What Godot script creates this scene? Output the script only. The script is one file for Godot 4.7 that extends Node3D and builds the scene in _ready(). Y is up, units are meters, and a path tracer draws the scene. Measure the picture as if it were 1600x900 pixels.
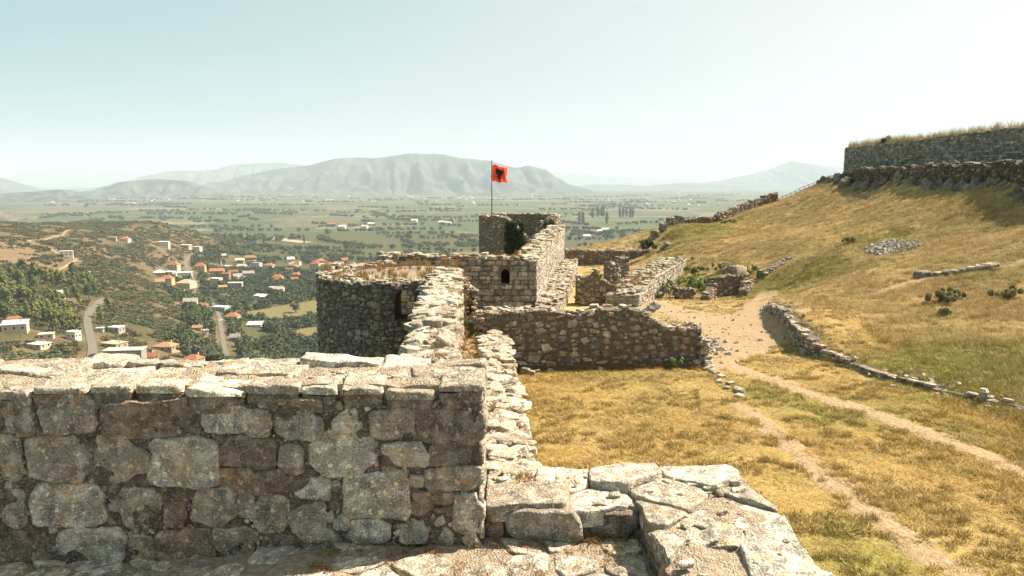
extends Node3D
# Ruined hilltop castle above a wide hazy plain. Metres, y up; y = 0 is the walkway behind the near parapet.

const PLAIN := -110.0
const SUN := Vector3(0.927, 1.11, -0.375)
var rng := RandomNumberGenerator.new()
var taken := {}
var M := {}
var blocks: Array = []          # chamfered stone shapes, each [points, normals]
var block_meshes: Array = []
var rough := FastNoiseLite.new()
var patch := FastNoiseLite.new()
var fine := FastNoiseLite.new()
var facet := FastNoiseLite.new()

# ------------------------------------------------------------------ helpers
func numbered(n: String) -> String:
	taken[n] = taken.get(n, -1) + 1
	return n if taken[n] == 0 else "%s_%03d" % [n, taken[n]]

func tag(o: Node, label: String, category: String, group := "", kind := "") -> void:
	if label: o.set_meta("label", label)
	if category: o.set_meta("category", category)
	if group: o.set_meta("group", group)
	if kind: o.set_meta("kind", kind)

func base(called: String, at: Vector3, turn := 0.0) -> Node3D:
	var o := Node3D.new()
	o.name = numbered(called)
	add_child(o)
	o.position = at
	o.rotation.y = turn
	return o

func part(called: String, mesh: Mesh, m: Material, parent: Node, xf := Transform3D()) -> MeshInstance3D:
	var o := MeshInstance3D.new()
	o.name = numbered(called) if parent == self else called
	o.mesh = mesh
	o.material_override = m
	o.transform = xf
	parent.add_child(o, true)
	return o

func structure(called: String, mesh: Mesh, m: Material, label: String) -> MeshInstance3D:
	var o := part(called, mesh, m, self)
	tag(o, label, called.replace("_", " "), "", "structure")
	return o

func soup(v: PackedVector3Array, c := PackedColorArray(), uv := PackedVector2Array()) -> ArrayMesh:
	var n := PackedVector3Array()
	n.resize(v.size())
	for i in range(0, v.size(), 3):
		var k := (v[i + 2] - v[i]).cross(v[i + 1] - v[i]).normalized()
		n[i] = k
		n[i + 1] = k
		n[i + 2] = k
	return raw(v, n, c, uv)

func raw(v: PackedVector3Array, n: PackedVector3Array, c := PackedColorArray(), uv := PackedVector2Array(), idx := PackedInt32Array()) -> ArrayMesh:
	var a := []
	a.resize(Mesh.ARRAY_MAX)
	a[Mesh.ARRAY_VERTEX] = v
	a[Mesh.ARRAY_NORMAL] = n
	if c.size(): a[Mesh.ARRAY_COLOR] = c
	if uv.size(): a[Mesh.ARRAY_TEX_UV] = uv
	if idx.size(): a[Mesh.ARRAY_INDEX] = idx
	var m := ArrayMesh.new()
	m.add_surface_from_arrays(Mesh.PRIMITIVE_TRIANGLES, a)
	return m

func smooth(v: PackedVector3Array, idx: PackedInt32Array, c := PackedColorArray(), uv := PackedVector2Array()) -> ArrayMesh:
	var n := PackedVector3Array()
	n.resize(v.size())
	for i in range(0, idx.size(), 3):
		var k := (v[idx[i + 2]] - v[idx[i]]).cross(v[idx[i + 1]] - v[idx[i]])
		n[idx[i]] += k
		n[idx[i + 1]] += k
		n[idx[i + 2]] += k
	for i in n.size():
		n[i] = n[i].normalized()
	return raw(v, n, c, uv, idx)

func quad(v: PackedVector3Array, a: Vector3, b: Vector3, c: Vector3, d: Vector3, out: Vector3) -> void:
	if (c - a).cross(b - a).dot(out) >= 0.0:
		v.append_array([a, b, c, a, c, d])
	else:
		v.append_array([a, c, b, a, d, c])

func box_into(v: PackedVector3Array, lo: Vector3, hi: Vector3, xf := Transform3D()) -> void:
	var p: Array = []
	for i in 8:
		p.append(xf * Vector3(hi.x if i & 1 else lo.x, hi.y if i & 2 else lo.y, hi.z if i & 4 else lo.z))
	var mid: Vector3 = xf * ((lo + hi) / 2)
	for f in [[0, 1, 3, 2], [4, 5, 7, 6], [0, 1, 5, 4], [2, 3, 7, 6], [0, 2, 6, 4], [1, 3, 7, 5]]:
		var o: Vector3 = (p[f[0]] + p[f[2]]) / 2 - mid
		quad(v, p[f[0]], p[f[1]], p[f[2]], p[f[3]], o)

func tube_into(v: PackedVector3Array, a: Vector3, b: Vector3, ra: float, rb: float, sides := 6) -> void:
	var d := (b - a).normalized()
	var s := d.cross(Vector3.UP if absf(d.y) < 0.9 else Vector3.RIGHT).normalized()
	var t := d.cross(s)
	for i in sides:
		var q := TAU * i / sides
		var w := TAU * (i + 1) / sides
		var e := s * cos(q) + t * sin(q)
		var f := s * cos(w) + t * sin(w)
		quad(v, a + e * ra, a + f * ra, b + f * rb, b + e * rb, e + f)
		v.append_array([b, b + f * rb, b + e * rb] if (b + e * rb - b).cross(f).dot(d) >= 0.0 else [b, b + e * rb, b + f * rb])

func lin(r: float, g: float, b: float) -> Color:
	return Color(r, g, b).linear_to_srgb()

# thin plate spline through [x, z, y] points
class Spline:
	var p := PackedVector2Array()
	var w := PackedFloat64Array()
	var s := 1.0
	func _init(ctrl: Array, scale: float) -> void:
		s = scale
		var n := ctrl.size()
		var a: Array = []
		for c in ctrl:
			p.append(Vector2(c[0], c[1]) / s)
		for i in n + 3:
			var row := PackedFloat64Array()
			row.resize(n + 4)
			a.append(row)
		for i in n:
			for j in n:
				var r2 := p[i].distance_squared_to(p[j])
				a[i][j] = 0.5 * r2 * log(r2) if r2 > 1e-9 else 0.02
			a[i][n] = 1.0
			a[i][n + 1] = p[i].x
			a[i][n + 2] = p[i].y
			a[n][i] = 1.0
			a[n + 1][i] = p[i].x
			a[n + 2][i] = p[i].y
			a[i][n + 3] = ctrl[i][2]
		var m := n + 3
		for i in m:
			var k := i
			for j in range(i + 1, m):
				if absf(a[j][i]) > absf(a[k][i]): k = j
			var keep = a[i]
			a[i] = a[k]
			a[k] = keep
			for j in range(i + 1, m):
				var f: float = a[j][i] / a[i][i]
				if f != 0.0:
					for q in range(i, m + 1):
						a[j][q] -= f * a[i][q]
		w.resize(m)
		for i in range(m - 1, -1, -1):
			var t: float = a[i][m]
			for j in range(i + 1, m):
				t -= a[i][j] * w[j]
			w[i] = t / a[i][i]
	func at(x: float, z: float) -> float:
		var q := Vector2(x, z) / s
		var n := p.size()
		var t := w[n] + w[n + 1] * q.x + w[n + 2] * q.y
		for i in n:
			var r2 := p[i].distance_squared_to(q)
			if r2 > 1e-9:
				t += w[i] * 0.5 * r2 * log(r2)
		return t

# ------------------------------------------------------------------ the land
const COURT := [[4.0, -8.7, -0.65], [-0.1, -18.8, -0.68], [4.8, -19.1, -0.65], [1.3, -14.9, -0.65], [5.3, -15.4, -0.65], [8.2, -11.7, -0.65], [10.4, -15.1, -0.66], [8.9, -17.3, -0.66], [7.7, -20.4, -0.66], [6.4, -21.5, -0.7], [7.6, -27.1, -1.0], [6.2, -30.6, -1.25], [5.6, -35.3, -1.45], [7.9, -35.2, -1.5], [9.6, -35.6, -1.5], [12.0, -36.5, -1.45], [11.1, -41.5, -1.35], [8.8, -50.0, -1.4], [2.9, -34.1, -1.5], [10.5, -17.6, -0.47], [11.5, -16.8, -0.41], [13.9, -20.5, -0.05], [13.7, -25.0, 0.14], [11.6, -24.5, -0.2], [16.8, -25.0, 0.35], [17.0, -29.0, 0.75], [14.2, -31.5, 0.1], [9.4, -29.5, -1.1], [10.6, -32.5, -1.25], [18.0, -36.0, 0.87], [22.0, -33.0, 2.05], [15.9, -38.0, 0.54], [13.1, -38.5, -0.6], [23.9, -36.0, 3.02], [23.1, -43.0, 3.12], [23.2, -51.0, 2.87], [22.8, -58.0, 3.14], [22.1, -38.0, 2.35], [21.0, -46.0, 2.0], [11.9, -55.0, 0.96], [10.2, -53.0, -0.52], [11.5, -46.0, -0.38], [14.6, -50.0, 0.49], [15.7, -59.0, 0.74], [19.0, -62.0, 1.71], [22.3, -64.0, 2.42], [17.7, -53.0, 0.72], [20.7, -52.0, 1.86], [11.7, -50.0, 0.07], [3, -4, -0.7], [8, -5, -0.7], [14, -6, -0.6], [20, -10, 0.2], [20, -20, 1.0], [0, -12, -0.65], [0, -26, -0.8], [0, -33, -1.2], [25.2, -30, 4.5], [25.3, -38, 4.7], [25.4, -50, 4.8], [26, -61, 4.75], [23, -22, 2.6], [28, -30, 4.6], [28, -42, 4.7], [28, -54, 4.75], [28, -62, 4.8], [4, -45, -1.5], [4, -55, -1.4], [8, -53, -1.35], [-3, -40, -1.6], [-3, -55, -1.8], [-4, -14, -1], [-8, -25, -2]]
const RETAIN := [[10.3, -31.0, 0.12], [9.5, -28.0, 0.5], [8.7, -24.5, 0.66], [8.05, -21.2, 0.6], [8.3, -19.6, 0.26], [8.94, -17.5, 0.17], [10.43, -15.25, 0.12], [12.6, -12.6, 0.1]]
const VALLEY := [[-252, -370, -80.3], [-240, -380, -84.2], [-231, -400, -84.7], [-213, -410, -88.3], [-211, -450, -95.7], [-298, -440, -75.3], [-294, -470, -80.7], [-287, -500, -81.8], [-274, -490, -84.3], [-235, -425, -87.3], [-350, -520, -67.5], [-354, -570, -69.5], [-343, -600, -73.4], [-293, -560, -82.5], [-260, -540, -88.7], [-225, -500, -94.7], [-428, -640, -57.0], [-426, -680, -57.9], [-422, -720, -64.6], [-381, -700, -71.5], [-323, -640, -81.3], [-283, -600, -88.7], [-533, -800, -49.5], [-512, -830, -52.9], [-495, -860, -59.2], [-488, -900, -70.4], [-427, -850, -77.0], [-622, -1150, -59.5], [-599, -1200, -56.3], [-539, -1200, -62.3], [-500, -1200, -86.2], [-517, -1000, -66.2], [-459, -1000, -78.7], [0, -20, -6], [-40, -30, -22], [-20, -70, -22], [40, -110, -30], [-40, -150, -48], [-120, -200, -70], [-260, -250, -74], [-30, -260, -88], [60, -250, -90], [150, -100, -40], [200, -250, -100], [-150, -60, -60], [-300, -80, -80], [-500, -200, -80], [-80, -420, -118], [-150, -520, -122], [60, -450, -120], [200, -450, -120], [-200, -650, -124], [-330, -800, -124], [0, -800, -130], [300, -700, -130], [-380, -1000, -118], [-300, -1200, -126], [-300, -1500, -130], [-600, -1600, -128], [-900, -1500, -110], [100, -1500, -130], [600, -1300, -130], [-700, -800, -40], [-700, -500, -60], [-1000, -1000, -50], [-1000, -600, -60]]
var court: Spline
var valley: Spline
const G0 := Vector2(-15, -72)
const GS := 0.3
const GN := Vector2i(208, 234)
var gy := PackedFloat32Array()
const V0 := Vector2(-1400, -1700)
const VS := 12.0
const VN := Vector2i(192, 142)
var vy := PackedFloat32Array()

func retain_side(x: float, z: float) -> Vector2:   # signed distance (right of the wall is positive) and the wall's height there
	var best := 1e9
	var out := Vector2(-99, 0)
	for i in RETAIN.size() - 1:
		var a := Vector2(RETAIN[i][0], RETAIN[i][1])
		var b := Vector2(RETAIN[i + 1][0], RETAIN[i + 1][1])
		var t := clampf((Vector2(x, z) - a).dot(b - a) / (b - a).length_squared(), 0, 1)
		var q := a.lerp(b, t)
		var d := q.distance_to(Vector2(x, z))
		if d < best:
			best = d
			var s := signf((b - a).cross(Vector2(x, z) - a))
			out = Vector2(-s * d, lerpf(RETAIN[i][2], RETAIN[i + 1][2], t))
	return out

func court_height(x: float, z: float) -> float:
	var h := court.at(x, z)
	if x > 5 and x < 15 and z < -11 and z > -33:
		var r := retain_side(x, z)
		if r.x > 0.0:
			h += r.y * smoothstep(0.02, 0.2, r.x) * (1.0 - smoothstep(0.4, 3.2, r.x))
	h += rough.get_noise_2d(x * 0.6, z * 0.6) * 0.06 + rough.get_noise_2d(x * 2.5, z * 2.5) * 0.03
	h = minf(h, 4.9)
	if z > -62.1: h = lerpf(h, 6.55, smoothstep(26.95, 27.4, x + 0.01 * (-40.0 - z)))
	h -= 1.2 * pow(maxf(0.0, -4.2 - x), 1.3)
	h -= 0.9 * pow(maxf(0.0, -z - lerpf(58.0, 66.0, smoothstep(8.0, 15.0, x))), 1.4)
	return h

func ground_y(x: float, z: float) -> float:
	var g := (Vector2(x, z) - G0) / GS
	var i := clampi(int(g.x), 0, GN.x - 2)
	var j := clampi(int(g.y), 0, GN.y - 2)
	var f := (g - Vector2(i, j)).clamp(Vector2.ZERO, Vector2.ONE)
	var k := j * GN.x + i
	return lerpf(lerpf(gy[k], gy[k + 1], f.x), lerpf(gy[k + GN.x], gy[k + GN.x + 1], f.x), f.y)

func valley_height(x: float, z: float) -> float:
	var h := valley.at(x, z)
	var e := clampf((1700 + z) / 300, 0, 1) * clampf((x + 1400) / 300, 0, 1) * clampf((900 - x) / 300, 0, 1)
	h = PLAIN + (h - PLAIN) * e
	var k := (h - PLAIN) / 4.0
	h = PLAIN + 4.0 * log(1.0 + exp(k)) if k < 30 else h
	return h + rough.get_noise_2d(x * 0.03, z * 0.03) * minf(4.0, (h - PLAIN) * 0.15)

func land_y(x: float, z: float) -> float:
	var g := (Vector2(x, z) - V0) / VS
	if g.x < 0 or g.y < 0 or g.x >= VN.x - 1 or g.y >= VN.y - 1: return PLAIN
	var i := int(g.x)
	var j := int(g.y)
	var f := g - Vector2(i, j)
	var k := j * VN.x + i
	return lerpf(lerpf(vy[k], vy[k + 1], f.x), lerpf(vy[k + VN.x], vy[k + VN.x + 1], f.x), f.y)

func grid_mesh(n: Vector2i, at: Callable, tint: Callable) -> ArrayMesh:
	var v := PackedVector3Array()
	var c := PackedColorArray()
	var idx := PackedInt32Array()
	v.resize(n.x * n.y)
	c.resize(n.x * n.y)
	for j in n.y:
		for i in n.x:
			var p: Vector3 = at.call(i, j)
			v[j * n.x + i] = p
			c[j * n.x + i] = tint.call(p)
	for j in n.y - 1:
		for i in n.x - 1:
			var k := j * n.x + i
			var e := v[k + n.x] - v[k]
			if e.cross(v[k + 1] - v[k]).y >= 0.0:
				idx.append_array([k, k + 1, k + n.x, k + 1, k + n.x + 1, k + n.x])
			else:
				idx.append_array([k, k + n.x, k + 1, k + 1, k + n.x, k + n.x + 1])
	return smooth(v, idx, c)

# how dry or green the turf is: linear colour of the grass at a place
const GREENS := [[9.8, -17.4, 1.6, 0.6], [11.7, -18.2, 2.4, 1.0], [7.4, -14.6, 1.5, 0.55], [6.7, -15.8, 1.2, 0.5], [14, -58, 4, 0.55], [13.3, -53.3, 3, 0.5], [2.8, -17.9, 1.4, 0.5], [2.6, -15.5, 0.9, 0.35], [4.4, -9.2, 1.0, 0.7], [6.5, -18.6, 0.9, 0.5], [9.4, -41.5, 2.4, 1.0], [13.3, -36, 2.5, 0.7], [18.6, -38.6, 1.8, 0.6], [5.6, -16.8, 0.7, 0.5], [8.6, -13.4, 1.0, 0.4]]
func turf(x: float, z: float) -> Color:
	var g := 0.12 + 0.5 * patch.get_noise_2d(x * 0.9, z * 0.9) + 0.35 * fine.get_noise_2d(x * 1.3 + 90, z * 1.3)
	for q in GREENS:
		var d: float = Vector2(x - q[0], z - q[1]).length() / q[2]
		if d < 1.6: g += q[3] * (1.0 - smoothstep(0.3, 1.6, d))
	g = clampf(g, 0, 1)
	var o := clampf(0.5 + 1.2 * patch.get_noise_2d(x * 0.5 - 40, z * 0.5 + 70), 0, 1)
	var dry := Color(0.53, 0.39, 0.165).lerp(Color(0.45, 0.29, 0.10), o)
	if z < -23.0 or x > 10.5: dry = dry.lerp(Color(0.60, 0.47, 0.26), 0.7)
	return dry.lerp(Color(0.255, 0.26, 0.065), g * 0.8)

const PATHS := [
	[[4.6, -37.6, 1.0], [5.6, -36.2, 1.0], [6.5, -32.2, 1.3], [7.3, -29.8, 1.4], [7.7, -26.4, 1.7], [7.2, -23.2, 1.5], [6.4, -21.5, 0.9], [5.5, -20.2, 0.6]],
	[[12.2, -36.6, 0.5], [10.6, -32.8, 0.6], [9.0, -28.0, 0.8], [7.9, -24.8, 0.9], [7.0, -22.6, 0.7]],
	[[5.2, -20.0, 0.55], [5.8, -18.7, 0.36], [6.4, -17.5, 0.28], [7.0, -16.2, 0.25], [7.6, -14.7, 0.22], [8.0, -13.2, 0.22], [8.3, -11.5, 0.27], [8.6, -9.5, 0.27]],
	[[4.75, -16.0, 0.06], [4.85, -13.9, 0.12], [4.9, -12.3, 0.15], [5.05, -11.1, 0.13], [5.2, -9.8, 0.15], [5.4, -8.5, 0.15], [5.7, -6.5, 0.15]],
	[[19.5, -27.0, 0.2], [18.0, -27.8, 0.2], [16.7, -28.5, 0.18], [15.4, -28.7, 0.16], [13.8, -28.3, 0.1], [12.4, -28.1, 0.05]]]
func path_depth(x: float, z: float) -> float:    # above 0 on a path
	var best := -9.0
	var p := Vector2(x, z)
	for path in PATHS:
		for i in path.size() - 1:
			var a := Vector2(path[i][0], path[i][1])
			var b := Vector2(path[i + 1][0], path[i + 1][1])
			var t := clampf((p - a).dot(b - a) / (b - a).length_squared(), 0, 1)
			best = maxf(best, lerpf(path[i][2], path[i + 1][2], t) - p.distance_to(a.lerp(b, t)))
	return best

# ------------------------------------------------------------------ stones
func make_blocks() -> void:
	var r := RandomNumberGenerator.new()
	r.seed = 11
	for k in 24:                                  # fourteen squared stones, ten rounder cobbles
		var cob := 1.0 if k < 14 else 2.2
		var ch := r.randf_range(0.07, 0.17) if k < 14 else r.randf_range(0.16, 0.27)
		var p := {}
		for sx in [-1, 1]:
			for sy in [-1, 1]:
				for sz in [-1, 1]:
					var taper := Vector3(r.randf_range(-0.07, 0.05), r.randf_range(-0.07, 0.05), r.randf_range(-0.07, 0.05)) * cob
					for ax in 3:
						var q := Vector3(sx, sy, sz) * (0.5 - ch)
						q[ax] = [sx, sy, sz][ax] * 0.5
						q += taper * Vector3(sx, sy, sz) + Vector3(r.randf_range(-1, 1), r.randf_range(-1, 1), r.randf_range(-1, 1)) * 0.03 * cob
						p[[sx, sy, sz, ax]] = q
		var v := PackedVector3Array()
		for ax in 3:
			var b := (ax + 1) % 3
			var c := (ax + 2) % 3
			for s in [-1, 1]:
				var f := []
				for w in [[-1, -1], [1, -1], [1, 1], [-1, 1]]:
					var key := [0, 0, 0, ax]
					key[ax] = s
					key[b] = w[0]
					key[c] = w[1]
					f.append(p[key])
				quad(v, f[0], f[1], f[2], f[3], (f[0] + f[2]) / 2)
			for sb in [-1, 1]:
				for sc in [-1, 1]:
					var f := []
					for w in [[-1, b], [1, b], [1, c], [-1, c]]:
						var key := [0, 0, 0, w[1]]
						key[ax] = w[0]
						key[b] = sb
						key[c] = sc
						f.append(p[key])
					quad(v, f[0], f[1], f[2], f[3], (f[0] + f[2]) / 2)
		for sx in [-1, 1]:
			for sy in [-1, 1]:
				for sz in [-1, 1]:
					var a: Vector3 = p[[sx, sy, sz, 0]]
					var b: Vector3 = p[[sx, sy, sz, 1]]
					var c: Vector3 = p[[sx, sy, sz, 2]]
					if (c - a).cross(b - a).dot(a) >= 0.0: v.append_array([a, b, c])
					else: v.append_array([a, c, b])
		var m := soup(v)
		block_meshes.append(m)
		blocks.append([v, m.surface_get_arrays(0)[Mesh.ARRAY_NORMAL]])

class Pile:     # stones joined into one mesh per material
	var v := {}
	var n := {}
	func add(shape: Array, xf: Transform3D, key: String) -> void:
		if not v.has(key):
			v[key] = PackedVector3Array()
			n[key] = PackedVector3Array()
		v[key].append_array(xf * shape[0])
		n[key].append_array(Transform3D(xf.basis.inverse().transposed(), Vector3.ZERO) * shape[1])

func heap(parent: Node, called: String, pile: Pile) -> void:
	for key in pile.v:
		var o := part(called, raw(pile.v[key], pile.n[key]), M[key], parent)
		o.set_meta("kind", "stuff")

# a rough stone over a polygon in the xy plane, its face towards +z
func cell_stone(poly: PackedVector2Array, proud: float, back: float, sd: int, amp := 0.012, round_ := 0.1, skirts := 1) -> ArrayMesh:
	var c := Vector2.ZERO
	for q in poly: c += q / poly.size()
	var ang := 44
	var reach := PackedFloat32Array()
	for i in ang:
		var d := Vector2.from_angle(TAU * i / ang)
		var best := 1e9
		for k in poly.size():
			var hit = Geometry2D.segment_intersects_segment(c, c + d * 50.0, poly[k], poly[(k + 1) % poly.size()])
			if hit != null: best = minf(best, c.distance_to(hit))
		if best > 1e8: best = reach[i - 1] if i else 0.05
		reach.append(best)
	var sized := 0.0
	for x in reach: sized += x / ang
	var rings: Array = []
	for k in skirts: rings.append([1.0, -back + (back + proud * 0.2) * k / skirts])
	var e := clampf(round_ * 0.32 / sized, 0.025, 0.16)
	rings.append_array([[1.0, proud * 0.35], [1.0 - e * 0.35, proud * 0.82], [1.0 - e, proud], [0.84, proud], [0.7, proud], [0.54, proud], [0.37, proud], [0.19, proud]])
	var v := PackedVector3Array()
	var idx := PackedInt32Array()
	var tilt := Vector2(sin(sd * 1.7), cos(sd * 2.3)) * amp * 1.2 / sized
	for k in rings.size():
		for i in ang:
			var q: Vector2 = Vector2.from_angle(TAU * i / ang) * reach[i] * rings[k][0]
			var z: float = rings[k][1]
			var s := Vector3((c.x + q.x) * 6.0, (c.y + q.y) * 6.0, sd * 3.1)
			if k >= skirts:
				z += amp * (1.3 * rough.get_noise_3dv(s * 0.8) + 0.8 * rough.get_noise_3dv(s * 2.6) + 1.5 * (facet.get_noise_3dv(s) + 0.45)) + q.dot(tilt)
			if k > 0:
				q *= 1.0 + (0.35 * rough.get_noise_3dv(s * 1.5 + Vector3(0, 0, z * 14.0)) + 0.2 * rough.get_noise_3dv(s * 4.0 + Vector3(0, 0, z * 20.0))) * minf(0.25, amp * 3.0 / sized)
			v.append(Vector3(c.x + q.x, c.y + q.y, z))
	v.append(Vector3(c.x, c.y, proud + amp * rough.get_noise_3d(c.x * 9, c.y * 9, sd)))
	for k in rings.size() - 1:
		for i in ang:
			var a := k * ang + i
			var b := k * ang + (i + 1) % ang
			idx.append_array([a, a + ang, b, b, a + ang, b + ang])
	var last := (rings.size() - 1) * ang
	for i in ang:
		idx.append_array([last + i, v.size() - 1, last + (i + 1) % ang])
	return smooth(v, idx)

func voronoi(seeds: PackedVector2Array, bound: PackedVector2Array, gap: float) -> Array:
	var out := []
	for i in seeds.size():
		var poly := bound
		for j in seeds.size():
			if i == j: continue
			var mid := (seeds[i] + seeds[j]) / 2
			var dir := (seeds[j] - seeds[i]).normalized()
			if seeds[i].distance_to(seeds[j]) > 3.0: continue
			var t := dir.orthogonal()
			var half := PackedVector2Array([mid + t * 60, mid - t * 60, mid - t * 60 - dir * 60, mid + t * 60 - dir * 60])
			var cut := Geometry2D.intersect_polygons(poly, half)
			if cut.is_empty():
				poly = PackedVector2Array()
				break
			poly = cut[0]
		if poly.size() < 3: continue
		var inset := Geometry2D.offset_polygon(poly, -gap)
		if inset.size() and inset[0].size() >= 3: out.append(inset[0])
	return out

# a wall face of coursed stones with a core behind it.
# frame(u): the face at length u (x along, y up, z out); foot(u), head(u): heights; o: options
func masonry(parent: Node3D, frame: Callable, length: float, foot: Callable, head: Callable, thick: float, o: Dictionary) -> void:
	var r := RandomNumberGenerator.new()
	r.seed = o.get("seed", 1)
	var cw: float = o.get("w", 0.3)
	var ch: float = o.get("h", 0.16)
	var mats: Array = o.mats
	var core_m: Material = M[o.get("mortar", "mortar")]
	var holes: Array = o.get("holes", [])       # [u0, u1, v0, v1]: arched openings
	# core
	var us := []
	var u := 0.0
	while u < length:
		us.append(u)
		u += 0.22
	us.append(length)
	for h in holes:
		for k in 9: us.append(lerpf(h[0], h[1], k / 8.0))
	us.sort()
	var v := PackedVector3Array()
	var before := []
	for i in us.size() - 1:
		var a: float = us[i]
		var b: float = us[i + 1]
		if b - a < 0.001: continue
		var fa: Transform3D = frame.call(a)
		var fb: Transform3D = frame.call(b)
		var ta: float = head.call(a) - 0.05
		var tb: float = head.call(b) - 0.05
		var spans := [[foot.call(a), ta, foot.call(b), tb]]
		var hole = null
		for h in holes:
			if a >= h[0] - 0.001 and b <= h[1] + 0.001: hole = h
		if hole:
			var rad: float = (hole[1] - hole[0]) / 2
			var ca: float = hole[3] - rad + sqrt(maxf(0.0, rad * rad - pow(a - (hole[0] + rad), 2)))
			var cb: float = hole[3] - rad + sqrt(maxf(0.0, rad * rad - pow(b - (hole[0] + rad), 2)))
			spans = [[foot.call(a), hole[2], foot.call(b), hole[2]], [ca, ta, cb, tb]]
		for s in spans:
			var p0 := fa * Vector3(0, s[0], 0)
			var p1 := fa * Vector3(0, s[1], 0)
			var q0 := fb * Vector3(0, s[2], 0)
			var q1 := fb * Vector3(0, s[3], 0)
			var ia := fa.basis.z * -thick
			var ib := fb.basis.z * -thick
			quad(v, p0, q0, q1, p1, fa.basis.z)
			quad(v, p0 + ia, q0 + ib, q1 + ib, p1 + ia, -fa.basis.z)
			quad(v, p1, q1, q1 + ib, p1 + ia, Vector3.UP)
			quad(v, p0, q0, q0 + ib, p0 + ia, Vector3.DOWN)
			if i == 0: quad(v, p0, p1, p1 + ia, p0 + ia, -fa.basis.x)
			if i == us.size() - 2: quad(v, q0, q1, q1 + ib, q0 + ib, fb.basis.x)
		for h in holes:
			if absf(a - h[0]) < 0.001 and hole:
				quad(v, fa * Vector3(0, h[2], 0), fa * Vector3(0, h[3] - (h[1] - h[0]) / 2, 0), fa * Vector3(0, h[3] - (h[1] - h[0]) / 2, -thick), fa * Vector3(0, h[2], -thick), fa.basis.x)
			if absf(b - h[1]) < 0.001 and hole:
				quad(v, fb * Vector3(0, h[2], 0), fb * Vector3(0, h[3] - (h[1] - h[0]) / 2, 0), fb * Vector3(0, h[3] - (h[1] - h[0]) / 2, -thick), fb * Vector3(0, h[2], -thick), -fb.basis.x)
	part("core", soup(v), core_m, parent)
	# faces
	var stones := []
	if o.get("rubble", false): rubble_face(stones, frame, length, foot, head, thick, o, r)
	for side in ([] if o.get("rubble", false) else o.get("sides", [1])):
		var y: float = o.get("from", -9.0)
		var lowest := 99.0
		var highest := -99.0
		for k in 21:
			lowest = minf(lowest, foot.call(length * k / 20.0))
			highest = maxf(highest, head.call(length * k / 20.0))
		y = maxf(y, lowest)
		while y < highest:
			var hh := ch * r.randf_range(0.72, 1.3)
			var x := -r.randf() * cw * 0.5
			while x < length:
				var ww := cw * r.randf_range(0.55, 1.45)
				var mid := clampf(x + ww / 2, 0.02, length - 0.02)
				var skip: bool = y + hh * 0.5 < foot.call(mid) or y + hh * 0.75 > head.call(mid) or r.randf() < o.get("gone", 0.015)
				var x0 := maxf(x, -0.02)
				var x1 := minf(x + ww, length + 0.02)
				for h in holes:
					if y + hh > h[2] and y < h[3] and x1 > h[0] and x0 < h[1]:
						if side == 1 and (h[0] - x0 > 0.08 or x1 - h[1] > 0.08):
							if h[0] - x0 > x1 - h[1]: x1 = h[0] - 0.01
							else: x0 = h[1] + 0.01
						else: skip = true
				if not skip and x1 - x0 > 0.05:
					var f: Transform3D = frame.call((x0 + x1) / 2)
					var d := r.randf_range(0.14, 0.2)
					var z: float = (0.03 + r.randf() * o.get("proud", 0.035)) - d / 2
					if side < 0: z = -thick - z
					var t := f * Transform3D(Basis.from_euler(Vector3(r.randf_range(-1, 1), r.randf_range(-1, 1), r.randf_range(-1, 1) * 1.4) * o.get("skew", 0.03)), Vector3(0, y + hh / 2, z))
					t = t * Transform3D(Basis.from_scale(Vector3((x1 - x0) * r.randf_range(0.93, 1.01), hh * r.randf_range(0.86, 0.99), d)), Vector3.ZERO)
					stones.append([ww * hh * (1.0 if side > 0 else 0.6), t, r.randi() % blocks.size(), mats[r.randi() % mats.size()]])
				x += ww
			y += hh
	# loose stones along the top, by default in paler tones that paint in the sun
	var tm: Array = o.get("top_mats", ["pale_a", "pale_b", "pale_c", "grey_c"])
	var n := int(length * thick * o.get("top", 14.0))
	var ts: float = o.get("top_size", 0.22)
	for k in n:
		var a := r.randf() * length
		var w := r.randf_range(0.0, 1.0)
		var f: Transform3D = frame.call(a)
		var s := ts * (0.35 + 1.0 * pow(r.randf(), 1.6))
		var y: float = head.call(a) - 0.05 + s * 0.04 + r.randf() * o.get("pile", 0.05)
		var t := f * Transform3D(Basis.from_euler(Vector3(r.randf_range(-0.2, 0.2), r.randf() * TAU, r.randf_range(-0.2, 0.2))), Vector3(0, y, -0.06 - w * (thick - 0.12)))
		t = t * Transform3D(Basis.from_scale(Vector3(s * r.randf_range(0.8, 1.5), s * r.randf_range(0.28, 0.55), s * r.randf_range(0.7, 1.2))), Vector3.ZERO)
		stones.append([s * s * 1.6, t, r.randi() % blocks.size(), tm[r.randi() % tm.size()]])
	lay(parent, stones, o.get("most", 300))

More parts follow.
